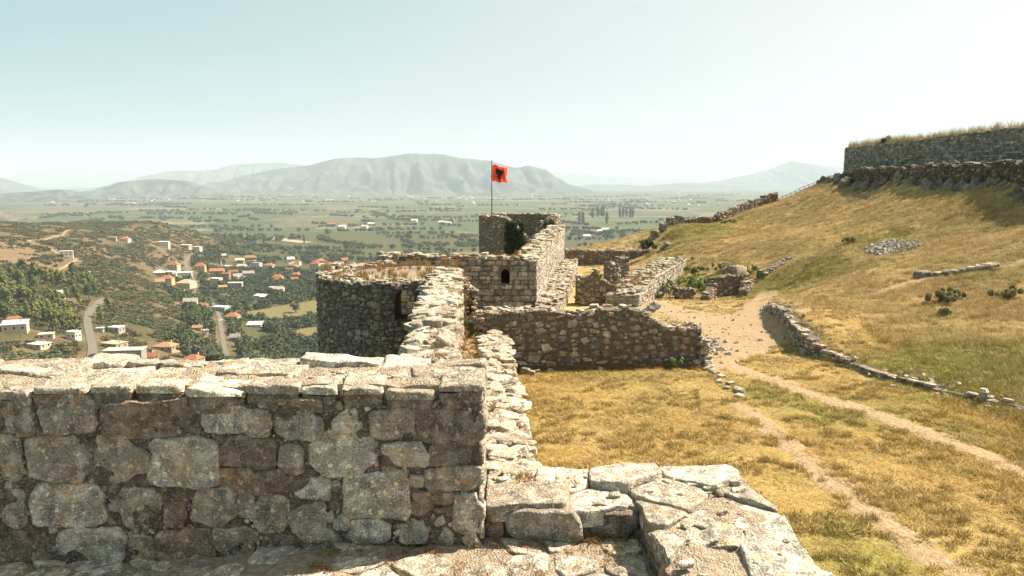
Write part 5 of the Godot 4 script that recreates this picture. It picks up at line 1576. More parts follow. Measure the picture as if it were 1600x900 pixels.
const HOUSE_LABELS := ["long cream shed with a white roof below the pines", "small cabin with an orange roof behind the white shed", "low white flat roof among bushes beside the steep road", "white L-shaped house wall at the edge of the steep road", "pale low outbuilding under the pines by the steep road", "tiny white flat-roofed hut across the steep road from the pines", "grey house with a white flat roof across the steep road", "tan flat-roofed building behind the big concrete house", "grey house with an orange gable roof next to the concrete house",
	"old house with a worn brown tile roof beside the cypress", "cream house with a bright orange hip roof by the lower village road", "little orange roof near the lower village road", "tiny white flat-roofed house above the lower road", "small tan house with worn tiles above the lower road", "pale blue house with an orange hip roof by the road bend", "long pale blue flat-roofed building by the road bend", "cream house with worn tiles beside the pale blue building", "white house with a grey gable roof by the upper road", "large cream house with a beige hip roof in the village centre",
	"yellow house with an orange hip roof at the foot of the slope", "tall cream house with an orange hip roof highest on the slope", "tall yellow house with an orange roof beside the minaret", "long tan building with an orange roof beside the minaret", "long white flat-roofed building under the tall cream house", "smaller white flat-roofed building beside the long white one", "unplastered brick block with a flat roof in the village", "plain grey house with a grey gable roof in the village centre", "cream flat-roofed house next to the brick block", "large grey flat-roofed building on the village's near side",
	"low brick house with worn tiles on the village's near side", "cream house with orange roof standing far out in the trees", "cream house with orange hip roof in the trees beyond the meadow", "smaller cream house with orange hip roof in the trees", "tall house with a red hip roof beside the round bastion", "long grey house with a grey gable roof in the trees", "pale blue flat-roofed house far out in the trees", "white cubic block of flats on the wooded hill's end", "small orange roof right beside the white block of flats", "white house with an orange hip roof behind the wooded hill",
	"tan flat-roofed house beside the hill house with the orange roof", "white flat-roofed building alone on the bare hillside", "small white tower-like building among the pines", "little white roof beside the hillside road", "white-roofed shed at the near end of the long field", "long low white shelter at the meadow's edge", "small grey gabled barn by the lower road's end", "tan building with white flat roof on the hill's far foot", "white building with pale flat roof on the hill's far foot", "old tan house with worn tiles in the far trees", "second white-roofed shed beside the long field"]

func ribbon(pts: Array, half: float, lift: float, h: Callable, cut := 6) -> ArrayMesh:
	var v := PackedVector3Array()
	var curve := Curve2D.new()
	for i in pts.size():
		var t := Vector2.ZERO
		if i > 0 and i < pts.size() - 1: t = Vector2(pts[i + 1][0] - pts[i - 1][0], pts[i + 1][1] - pts[i - 1][1]) / 6.0
		curve.add_point(Vector2(pts[i][0], pts[i][1]), -t, t)
	var length := curve.get_baked_length()
	var n := int(length / cut) + 1
	var idx := PackedInt32Array()
	for i in n + 1:
		var p := curve.sample_baked(length * i / n)
		var q := curve.sample_baked(minf(length, length * i / n + 1.0))
		var e := curve.sample_baked(maxf(0, length * i / n - 1.0))
		var s := (q - e).normalized().orthogonal() * half
		for w in [-1.0, 0.0, 1.0]:
			var a: Vector2 = p + s * w
			v.append(Vector3(a.x, h.call(a.x, a.y) + lift, a.y))
	for i in n:
		for k in 2:
			var a := i * 3 + k
			if (v[a + 3] - v[a]).cross(v[a + 1] - v[a]).y >= 0.0: idx.append_array([a, a + 1, a + 3, a + 1, a + 4, a + 3])
			else: idx.append_array([a, a + 3, a + 1, a + 1, a + 3, a + 4])
	return smooth(v, idx)

const ROADS := [[[-214, -380], [-227, -407], [-241, -432], [-266, -474], [-279, -499], [-290, -530], [-300, -560]], [[-170, -455], [-188, -493], [-207, -539], [-227, -588], [-240, -620], [-270, -690], [-300, -745], [-321, -772], [-336, -803], [-347, -839], [-372, -890], [-413, -965], [-421, -992], [-434, -1028]], [[-365, -610], [-378, -637], [-383, -660], [-390, -684], [-400, -700], [-440, -735], [-482, -765], [-490, -800], [-506, -842], [-553, -946], [-570, -992]]]
const MEADOWS := [[[-240, -645], [-222, -690], [-187, -745], [-120, -760], [-120, -690], [-160, -660], [-193, -617]], [[-178, -572], [-155, -602], [-110, -600], [-110, -550], [-150, -545]], [[-90, -1150], [200, -1180], [210, -1300], [-100, -1260]]]

func near_road(x: float, z: float, lim: float) -> bool:
	for road in ROADS:
		for i in road.size() - 1:
			var a := Vector2(road[i][0], road[i][1])
			var b := Vector2(road[i + 1][0], road[i + 1][1])
			var t := clampf((Vector2(x, z) - a).dot(b - a) / (b - a).length_squared(), 0, 1)
			if a.lerp(b, t).distance_to(Vector2(x, z)) < lim: return true
	return false

func open_ground(x: float, z: float) -> bool:
	for h in HOUSES:
		var dz: float = z - h[1]
		if absf(x - h[0]) < h[2] * 0.75 and dz > -h[2] * 0.7 and dz < h[2] * 0.7 + h[3] * 2.2: return false
	if Vector2(x + 204, z + 396).length() < 24: return false
	for m in MEADOWS:
		var p := PackedVector2Array()
		for q in m: p.append(Vector2(q[0], q[1]))
		if Geometry2D.is_point_in_polygon(Vector2(x, z), p): return false
	return not near_road(x, z, 6.0)

func car(at: Vector3, turn: float, paint: String, label: String) -> void:
	var o := base("car", at, turn)
	tag(o, label, "car")
	var v := PackedVector3Array()
	box_into(v, Vector3(-2.1, 0.3, -0.85), Vector3(2.1, 0.85, 0.85))
	part("body", soup(v), M[paint], o)
	v = PackedVector3Array()
	var lo := [Vector3(-1.3, 0.85, -0.8), Vector3(1.5, 0.85, -0.8), Vector3(1.5, 0.85, 0.8), Vector3(-1.3, 0.85, 0.8)]
	var hi := [Vector3(-0.7, 1.42, -0.65), Vector3(1.1, 1.42, -0.65), Vector3(1.1, 1.42, 0.65), Vector3(-0.7, 1.42, 0.65)]
	for i in 4: quad(v, lo[i], lo[(i + 1) % 4], hi[(i + 1) % 4], hi[i], lo[i] + lo[(i + 1) % 4])
	part("window", soup(v), M["glass"], o)
	v = PackedVector3Array()
	quad(v, hi[0], hi[1], hi[2], hi[3], Vector3.UP)
	part("roof", soup(v), M[paint], o)
	for sx in [-1.3, 1.3]:
		for sz in [-0.8, 0.8]:
			v = PackedVector3Array()
			tube_into(v, Vector3(sx, 0.32, sz - 0.1), Vector3(sx, 0.32, sz + 0.1), 0.32, 0.32, 10)
			var wheel := part("wheel", soup(v), M["rubber"], o)
			v = PackedVector3Array()
			tube_into(v, Vector3(sx, 0.32, sz - 0.11), Vector3(sx, 0.32, sz + 0.11), 0.18, 0.18, 10)
			part("rim", soup(v), M["steel"], wheel)

func village() -> void:
	for i in HOUSES.size():
		var h: Array = HOUSES[i]
		house(h[0], h[1], h[2] * 0.84, h[3] * 0.86, h[4], h[5], h[6], HOUSE_LABELS[i], atan2(h[0], h[1]) * 0.0 + rng.randf_range(-0.35, 0.55))
	var hr := RandomNumberGenerator.new()
	hr.seed = 808
	var more := 0
	while more < 34:
		var x := hr.randf_range(-430, -235)
		var z := hr.randf_range(-1120, -720)
		if land_y(x, z) > -92.0 or not open_ground(x, z): continue
		more += 1
		var roof: String = ["orange", "oldtile", "white", "orange", "pale"][hr.randi() % 5]
		house(x, z, hr.randf_range(8, 13), hr.randf_range(4.5, 8), ["h", "g", "f", "g"][hr.randi() % 4], ["cream", "white", "tan", "yellow"][hr.randi() % 4], roof, {"orange": "small village house with an orange roof half hidden in trees", "oldtile": "small village house with worn brown tiles half hidden in trees", "white": "small village house with a white roof half hidden in trees", "pale": "small village house with a pale beige roof half hidden in trees"}[roof], hr.randf_range(-0.6, 0.6))
	for i in 3:
		structure("road", ribbon(ROADS[i], [2.3, 1.7, 1.3][i], 0.35, land_y, 5), M["asphalt" if i < 2 else "dirt"], ["steep grey road climbing between pines and houses", "pale village road winding between the houses", "bare track crossing the dry hillside"][i])
	# the big concrete house with its sloping glass front
	var o := base("concrete_house", Vector3(-204, land_y(-204, -396), -396), 0.12)
	tag(o, "big grey concrete house with a sloping dark glass front", "house", "houses of the village")
	var v := PackedVector3Array()
	box_into(v, Vector3(-10, -4, -6), Vector3(9, 6.2, 2))
	part("wall", soup(v), M["concrete_paint"], o)
	v = PackedVector3Array()
	box_into(v, Vector3(-10.4, 6.2, -6.4), Vector3(9.4, 6.7, 2.4))
	part("roof", soup(v), M["pale_paint"], o)
	v = PackedVector3Array()
	for s in [-1.0, 1.0]:
		quad(v, Vector3(1 + 5.6 * s, -3, 6.5), Vector3(1 + 4.6 * s, 5.6, 2.0), Vector3(1 + 5.6 * s, 5.6, 2.0), Vector3(1 + 6.4 * s, -3, 6.5), Vector3(0, 0.4, 1))
	quad(v, Vector3(-5.4, -3, 6.4), Vector3(7.4, -3, 6.4), Vector3(6.6, 5.7, 2.0), Vector3(-4.6, 5.7, 2.0), Vector3(0, 0.4, 1))
	part("sloping_front", soup(v), M["grey_paint"], o)
	v = PackedVector3Array()
	quad(v, Vector3(-3.2, -0.6, 5.4), Vector3(5.2, -0.6, 5.4), Vector3(4.6, 4.8, 2.6), Vector3(-2.6, 4.8, 2.6), Vector3(0, 0.4, 1))
	part("glass_front", soup(v), M["glass"], o)
	for k in 3:
		v = PackedVector3Array()
		box_into(v, Vector3(-9.4 + k * 1.4, 2.2, 1.9), Vector3(-8.5 + k * 1.4, 3.8, 2.06))
		part("window", soup(v), M["glass"], o)
	car(Vector3(-222, land_y(-222, -398) + 0.3, -398), 1.1, "car_blue", "dark blue car parked beside the big concrete house")
	car(Vector3(-229, land_y(-229, -594) + 0.4, -594), 1.2, "car_white", "small white car on the winding village road")
	# minaret
	o = base("minaret", Vector3(-377, land_y(-377, -990), -990))
	tag(o, "slender white minaret with a pointed cap in the village", "minaret")
	v = PackedVector3Array()
	tube_into(v, Vector3(0, -2, 0), Vector3(0, 11.5, 0), 1.0, 0.85, 12)
	part("shaft", soup(v), M["white_paint"], o)
	v = PackedVector3Array()
	tube_into(v, Vector3(0, 9.3, 0), Vector3(0, 10.2, 0), 1.2, 1.6, 12)
	part("gallery", soup(v), M["white_paint"], o)
	v = PackedVector3Array()
	tube_into(v, Vector3(0, 11.5, 0), Vector3(0, 15.0, 0), 1.0, 0.05, 12)
	part("cap", soup(v), M["greyroof_paint"], o)
	# masts
	for q in [[-558, -1020, 26.0, "tall lattice mast on the far side of the bare hill"], [-468, -985, 22.0, "lattice mast beside the wooded hill's end"], [-150, -830, 24.0, "thin mast standing in the trees beside the round bastion"]]:
		o = base("mast", Vector3(q[0], land_y(q[0], q[1]), q[1]))
		tag(o, q[3], "mast")
		for s in [[-1, -1], [1, -1], [1, 1], [-1, 1]]:
			v = PackedVector3Array()
			tube_into(v, Vector3(s[0] * 1.1, -1, s[1] * 1.1), Vector3(0, q[2], 0), 0.14, 0.08, 4)
			part("leg", soup(v), M["steel"], o)
		v = PackedVector3Array()
		for k in 9:
			var y: float = q[2] * k / 9.0
			var w: float = 1.1 * (1.0 - k / 9.0)
			var w2: float = 1.1 * (1.0 - (k + 1) / 9.0)
			var y2: float = q[2] * (k + 1) / 9.0
			for s in [[-1, -1, 1, -1], [1, -1, 1, 1], [1, 1, -1, 1], [-1, 1, -1, -1]]:
				tube_into(v, Vector3(s[0] * w, y, s[1] * w), Vector3(s[2] * w2, y2, s[3] * w2), 0.06, 0.06, 3)
		part("bracing", soup(v), M["steel"], o)
		v = PackedVector3Array()
		for k in 3: tube_into(v, Vector3(-2.4, q[2] * (0.78 + 0.08 * k), 0), Vector3(2.4, q[2] * (0.78 + 0.08 * k), 0), 0.1, 0.1, 4)
		part("crossarm", soup(v), M["steel"], o)

func greenery() -> void:
	for kind in ["round", "pine", "poplar", "cypress", "shrub"]:
		crowns[kind] = []
		for k in 5: crowns[kind].append(crown(kind, 40 + k))
	for k in 4: trunks.append(trunk_mesh(k, 0.5))
	var r := RandomNumberGenerator.new()
	r.seed = 404
	# pines on the spur
	var n := 0
	while n < 125:
		var x := r.randf_range(-385, -255)
		var z := r.randf_range(-640, -425)
		var c := Vector2((x + 316 + 0.42 * (z + 520) * -1.0) / 42.0, (z + 520) / 105.0)
		if c.length() > 1.0 or not open_ground(x, z): continue
		n += 1
		var h := r.randf_range(7.5, 12.5)
		tree("pine_tree", "pine", Vector3(x, land_y(x, z), z), h, h * r.randf_range(0.85, 1.1), "leaf_pine" if r.randf() < 0.75 else "leaf_mid", "bushy pine on the slope above the steep road", "pines on the spur")
	# trees of the village and the woods: the nearest as trees of their own
	var woods := []
	for k in 14000:
		var z := -r.randf_range(440, 1280)
		var x := r.randf_range(-0.46, 0.16) * -z
		var y := land_y(x, z)
		if y > -96.0: continue
		var d := fine.get_noise_2d(x * 0.02, z * 0.02)
		if d < -0.32 or not open_ground(x, z): continue
		if z < -1000 and d < 0.06: continue
		if x > -60 and r.randf() < 0.4: continue
		woods.append([Vector3(x, y, z), r.randf_range(5.0, 9.5) * (0.75 if y < -108 and z > -520 else 1.0)])
		if woods.size() >= 5000: break
	woods.sort_custom(func(a, b): return a[0].z > b[0].z)
	var rest := []
	var mats := ["leaf_mid", "leaf_dark", "leaf_mid", "leaf_olive", "leaf_dark", "leaf_pale"]
	var cols := [Color(0.082, 0.105, 0.042), Color(0.066, 0.086, 0.036), Color(0.115, 0.122, 0.066), Color(0.10, 0.115, 0.054), Color(0.075, 0.094, 0.044)]
	for i in woods.size():
		var p: Vector3 = woods[i][0]
		var h: float = woods[i][1]
		if i < 210: tree("village_tree", "round", p, h, h * r.randf_range(0.9, 1.3), mats[r.randi() % 6], "leafy tree among the houses and gardens of the village", "trees of the village")
		else: rest.append([Transform3D(Basis.from_euler(Vector3(0, r.randf() * TAU, 0)) * Basis.from_scale(Vector3(h * 1.15, h, h * 1.15)), p - Vector3.UP * 0.12 * h), cols[r.randi() % 5]])
	# tree belts far out on the plain
	for k in 260:
		var z := -1250.0 * pow(5.4, r.randf())
		var x := r.randf_range(-0.62, 0.45) * -z
		var cnt := r.randi_range(4, 30)
		var dir := Vector2.from_angle(r.randf_range(-0.18, 0.18) if r.randf() < 0.75 else r.randf_range(0.6, 1.5))
		for i in cnt:
			var h := r.randf_range(5.0, 10.0) * (1.0 + 0.00012 * -z)
			var p := Vector3(x + dir.x * i * h * 0.75 + r.randf_range(-3, 3), PLAIN - 0.6, z + dir.y * i * h * 0.9 + r.randf_range(-6, 6))
			p.y = maxf(land_y(p.x, p.z), PLAIN) - 0.6
			if p.y > PLAIN + 6.0: continue
			rest.append([Transform3D(Basis.from_euler(Vector3(0, r.randf() * TAU, 0)) * Basis.from_scale(Vector3(h * 1.3, h, h * 1.3)), p), cols[r.randi() % 5]])
	var half := int(rest.size() / 2.0)
	scatter("woods", crowns["round"][0], M["foliage"], rest.slice(0, half), "continuous woods and orchards beyond the village", "woods")
	scatter("woods", crowns["round"][1], M["foliage"], rest.slice(half), "far belts of trees between the fields of the plain", "woods")
	# maquis on the dry slopes
	var scrub := []
	for k in 46000:
		var z := -r.randf_range(330, 1500)
		var x := r.randf_range(-0.72, -0.2) * -z
		var y := land_y(x, z)
		if y < -104.0: continue
		var d := fine.get_noise_2d(x * 0.025 + 200, z * 0.025)
		var bald := Vector2((x + 450) / 45.0, (z + 650) / 70.0).length() < 1.0
		if d < (0.2 if bald else -0.26) or not open_ground(x, z): continue
		var h := r.randf_range(0.9, 3.0) * (0.5 if bald else 1.0) * (1.0 + 0.9 * float(r.randf() < 0.12))
		scrub.append([Transform3D(Basis.from_euler(Vector3(0, r.randf() * TAU, 0)) * Basis.from_scale(Vector3(h * 1.5, h * 1.15, h * 1.5)), Vector3(x, y - 0.2 * h, z)), [Color(0.085, 0.094, 0.04), Color(0.11, 0.105, 0.05), Color(0.14, 0.115, 0.062), Color(0.07, 0.085, 0.034)][r.randi() % 4]])
		if scrub.size() > 22000: break
	scatter("maquis", crowns["shrub"][0], M["foliage"], scrub, "dense brown and green maquis covering the dry slopes", "shrubs")
	# trees that stand out
	tree("cypress_tree", "cypress", Vector3(-215, land_y(-215, -487), -487), 11.0, 9.0, "leaf_dark", "dark pointed cypress beside the worn tile roof", "")
	for q in [[-190, -666, 13.0], [-168, -590, 8.5], [-180, -590, 7.0], [-160, -622, 8.0]]:
		tree("meadow_tree", "round", Vector3(q[0], land_y(q[0], q[1]), q[1]), q[2], q[2] * 0.95, "leaf_olive", "greyish tree standing free at the edge of the meadow", "trees at the meadow")
	for q in [[-479, -1281, 15], [-470, -1300, 14], [-475, -1349, 17], [-466, -1352, 18], [-455, -1356, 18], [-440, -1360, 17], [-393, -1450, 17]]:
		tree("poplar_tree", "poplar", Vector3(q[0], land_y(q[0], q[1]), q[1]), q[2], q[2] * 1.1, "leaf_dark", "slim poplar in the clump before the dry riverbed", "poplars by the riverbed")
	for q in [[905, 348], [911, 349], [925, 340], [934, 338], [939, 337], [942, 338], [948, 349], [968, 339], [973, 338], [978, 338], [984, 339], [988, 339]]:
		var z: float = -114.0 * 1200.0 / (q[1] - 285.0)
		tree("poplar_tree", "poplar", Vector3((q[0] - 800.0) / 1200.0 * -z * 1.0, PLAIN, z), 34.0, 46.0, "leaf_dark", "tall poplar in the group on the plain beyond the round tower", "poplars on the plain")

func far_land() -> void:
	# open plain with its fields
	var at := func(i: int, j: int) -> Vector3: return Vector3(-19000.0 + 34000.0 * i / 24.0, PLAIN - 0.9, 400.0 - 27400.0 * j / 24.0)
	structure("plain", grid_mesh(Vector2i(25, 25), at, func(_p): return Color(0.09, 0.11, 0.055)), M["plain"], "wide flat farming plain stretching to the mountains")
	var r := RandomNumberGenerator.new()
	r.seed = 515
	var v := PackedVector3Array()
	var c := PackedColorArray()
	var cols := [Color(0.145, 0.14, 0.075), Color(0.095, 0.118, 0.052), Color(0.20, 0.18, 0.11), Color(0.07, 0.10, 0.045), Color(0.15, 0.14, 0.085), Color(0.165, 0.135, 0.09), Color(0.09, 0.105, 0.055), Color(0.22, 0.20, 0.14)]
	var z := 1180.0
	while z < 8200.0:
		var dz := z * r.randf_range(0.025, 0.075)
		var x := -z * 0.66
		while x < z * 0.5:
			var w := r.randf_range(120, 420) * (0.6 + z / 5000.0)
			if r.randf() < 0.74 and land_y(x + w / 2, -z) < PLAIN + 2.0 and land_y(x, -z) < PLAIN + 2.0:
				var y := PLAIN - 0.55 + r.randf() * 0.25
				var k := Color(cols[r.randi() % 8])
				var sk := r.randf_range(-0.2, 0.2) * dz
				quad(v, Vector3(x, y, -z), Vector3(x + w * 0.96, y, -z + sk), Vector3(x + w * 0.96 + sk, y, -z - dz * 0.92 + sk), Vector3(x + sk, y, -z - dz * 0.92), Vector3.UP)
				for i in 6: c.append(k)
			x += w
		z += dz
	structure("field", soup(v, c), M["plain"], "patchwork of stubble and green fields on the plain")
	for i in MEADOWS.size():
		var p := PackedVector2Array()
		for q in MEADOWS[i]: p.append(Vector2(q[0], q[1]))
		v = PackedVector3Array()
		var tri := Geometry2D.triangulate_polygon(p)
		for k in range(0, tri.size(), 3):
			var t := []
			for e in 3: t.append(Vector3(p[tri[k + e]].x, land_y(p[tri[k + e]].x, p[tri[k + e]].y) + 0.6, p[tri[k + e]].y))
			if (t[2] - t[0]).cross(t[1] - t[0]).y < 0.0: t.reverse()
			v.append_array(t)
		c = PackedColorArray()
		for k in v.size(): c.append(Color(0.20, 0.178, 0.08))
		structure("meadow", soup(v, c), M["scrubland"], ["olive dry meadow beyond the village road", "smaller dry meadow beside the round bastion", "long yellowish field past the woods"][i])
	structure("riverbed", ribbon([[-560, -1625], [-514, -1602], [-470, -1545], [-431, -1497], [-387, -1450]], 16.0, 0.9, land_y, 12), M["pale_mortar"], "pale dry riverbed curving across the plain")
	# far settlements: a few farm houses of their own, the distant town as one mass
	var farms := [[935, 364, "white"], [927, 366, "orange"], [946, 361, "white"], [916, 372, "pale"], [520, 352, "orange"], [535, 356, "white"], [570, 356, "pale"], [648, 346, "white"], [690, 349, "white"], [700, 350, "pale"], [625, 351, "orange"], [580, 352, "white"], [705, 344, "orange"]]
	for q in farms:
		var zz: float = 114.0 * 1200.0 / (q[1] - 285.0)
		house((q[0] - 800.0) / 1200.0 * zz, -zz, 17.0, 8.0, "g", "white", q[2], "small far farmhouse out on the plain among tree belts", r.randf_range(-0.5, 0.5))
	var town := []
	for k in 700:
		var zz := r.randf_range(3800, 8600)
		var px := r.randf_range(-0.6, 0.36)
		if fine.get_noise_2d(px * 12.0, zz * 0.004) < 0.1: continue
		var s := r.randf_range(8, 20)
		town.append([Transform3D(Basis.from_euler(Vector3(0, r.randf(), 0)) * Basis.from_scale(Vector3(s, r.randf_range(5, 10), s * 0.8)), Vector3(px * zz, PLAIN, -zz)), [Color(0.5, 0.48, 0.43), Color(0.38, 0.35, 0.3), Color(0.4, 0.26, 0.18), Color(0.33, 0.32, 0.3)][r.randi() % 4]])
	var hv := PackedVector3Array()
	box_into(hv, Vector3(-0.5, -0.2, -0.5), Vector3(0.5, 0.7, 0.5))
	quad(hv, Vector3(-0.55, 0.68, 0.55), Vector3(0.55, 0.68, 0.55), Vector3(0.55, 1.1, 0), Vector3(-0.55, 1.1, 0), Vector3(0, 1, 1))
	quad(hv, Vector3(-0.55, 0.68, -0.55), Vector3(0.55, 0.68, -0.55), Vector3(0.55, 1.1, 0), Vector3(-0.55, 1.1, 0), Vector3(0, 1, -1))
	scatter("distant_town", soup(hv), M["foliage"], town, "distant town of tiny pale houses at the mountains' foot", "town")
	# mountains
	var ranges := [
		["mountain", "long bare mountain behind the flag", 9000.0, 2600.0, [[-4100, -195], [-3726, -165], [-3418, 4], [-2967, 114], [-2668, 173], [-2370, 202], [-2072, 275], [-1886, 290], [-1479, 297], [-1183, 348], [-813, 341], [-592, 290], [-296, 261], [0, 173], [222, 202], [371, 166], [557, 55], [743, -33], [968, -107], [1416, -150], [1800, -195]], 0.0],
		["hill", "rounded bare hill in front of the long mountain", 6500.0, 1300.0, [[-3900, -180], [-3716, -172], [-3493, -65], [-3273, 9], [-3003, 36], [-2736, 25], [-2577, -23], [-2446, -76], [-2260, -129], [-1800, -180]], 0.2],
		["hill", "low stony hill at the plain's near side", 5000.0, 1000.0, [[-4200, -70], [-3556, -57], [-3309, -66], [-3142, -57], [-2934, -41], [-2852, -45], [-2772, -78], [-2590, -131], [-2300, -180]], 0.1],
		["mountain", "hazy ridge rising behind the long mountain", 14000.0, 2500.0, [[-8200, -150], [-7172, -76], [-6579, 141], [-6113, 221], [-5420, 232], [-4954, 335], [-4261, 369], [-3859, 335], [-3230, 198], [-2312, 4]], 0.3],
		["mountain", "faintest broad range beyond all others", 22000.0, 3000.0, [[-18000, 150], [-16328, 184], [-14519, 130], [-13777, 309], [-12859, 453], [-12140, 381], [-10879, 273], [-9799, 148], [-8000, -86]], 0.3],
		["mountain", "steep hazy shoulder above the stony hill", 10000.0, 1500.0, [[-8600, 260], [-7576, 192], [-7005, 126], [-6599, 69], [-6438, 20], [-6200, -94], [-5900, -190]], 0.3],
		["mountain", "hazy twin-peaked mountain past the citadel hill", 16000.0, 2600.0, [[3200, -160], [3701, -61], [4226, 30], [4749, 148], [5272, 265], [5594, 408], [5789, 460], [5989, 408], [6586, 330], [7116, 278], [8570, 226], [10552, 174], [11875, 135]], 0.3],
		["hill", "low misty hills along the plain's far edge", 13500.0, 1200.0, [[500, -150], [1387, -30], [1850, -30], [2313, -53], [3005, 4], [3468, -19], [4626, -53], [5782, -53], [7000, -100]], 0.3],
		["mountain", "almost invisible pale range above the misty hills", 24000.0, 2500.0, [[-500, 180], [412, 269], [1854, 351], [2886, 208], [4125, 147], [4951, 106], [6190, 65], [9000, 0]], 0.3],
		["hill", "small wooded hillock rising from the plain", 5500.0, 420.0, [[950, -150], [1048, -136], [1161, -104], [1252, -91], [1366, -95], [1502, -104], [1595, -136], [1700, -150]], 1.0],
		["hill", "brown scrubby slope behind the bare spur", 2400.0, 520.0, [[-2300, -10], [-1828, -49], [-1710, -61], [-1592, -77], [-1515, -101], [-1437, -121], [-1300, -140]], -1.0]]
	var sd := 0
	for q in ranges:
		sd += 1
		var pts: Array = q[4]
		var x0: float = pts[0][0]
		var x1: float = pts[-1][0]
		var nx := 220
		var dep: float = q[3]
		var zc: float = q[2]
		var seed_ := sd * 31.0
		var h_at := func(i: int, j: int) -> Vector3:
			var x := lerpf(x0, x1, i / float(nx))
			var y: float = pts[0][1]
			for k in pts.size() - 1:
				if x >= pts[k][0]: y = lerpf(pts[k][1], pts[k + 1][1], smoothstep(0, 1, clampf((x - pts[k][0]) / (pts[k + 1][0] - pts[k][0]), 0, 1)) * 0.5 + 0.5 * clampf((x - pts[k][0]) / (pts[k + 1][0] - pts[k][0]), 0, 1))
			var t := j / 48.0 - 0.8               # -0.8 front foot .. 0.2 behind the ridge
			var away := absf(t) / 0.8 if t < 0.0 else t * 2.0
			var s := rough.get_noise_2d(x / dep * 5.0 + seed_, t * 2.0) * 0.6 + rough.get_noise_2d(x / dep * 14.0 + seed_, t * 6.0) * 0.3 + rough.get_noise_2d(x / dep * 40.0, t * 20.0 + seed_) * 0.3
			var up := pow(1.0 - minf(away, 1.0), 1.25)
			var gully := 1.0 - absf(rough.get_noise_2d(x / dep * 16.0 + seed_ + t * 3.0, t * 2.0)) * 2.6
			var hh := (y - PLAIN + 12.0) * clampf(up * (1.0 + 0.55 * s * (1.0 - up) * 2.0) - 0.48 * gully * up * (1.0 - up) * 2.0, 0.0, 1.6) + (y - PLAIN) * 0.03 * s * up
			return Vector3(x + s * dep * 0.02, PLAIN - 12.0 + hh, -zc - t * dep)
		var tone: float = q[5]
		var tint := func(p: Vector3) -> Color:
			var m := fine.get_noise_2d(p.x / dep * 9.0 + seed_, p.z / dep * 9.0) + 0.5 * fine.get_noise_2d(p.x / dep * 40.0, p.z / dep * 40.0 + seed_)
			var col := Color(0.125, 0.135, 0.118).lerp(Color(0.045, 0.062, 0.052), smoothstep(-0.3, 0.3, m))
			if tone > 0.9: return Color(0.07, 0.09, 0.04).lerp(Color(0.16, 0.16, 0.08), smoothstep(0.0, 0.5, m))
			if tone < 0.0: return Color(0.19, 0.155, 0.11).lerp(Color(0.085, 0.085, 0.05), smoothstep(-0.15, 0.3, m))
			return col
		structure(q[0], grid_mesh(Vector2i(nx + 1, 49), h_at, tint), M["mountain"], q[1])

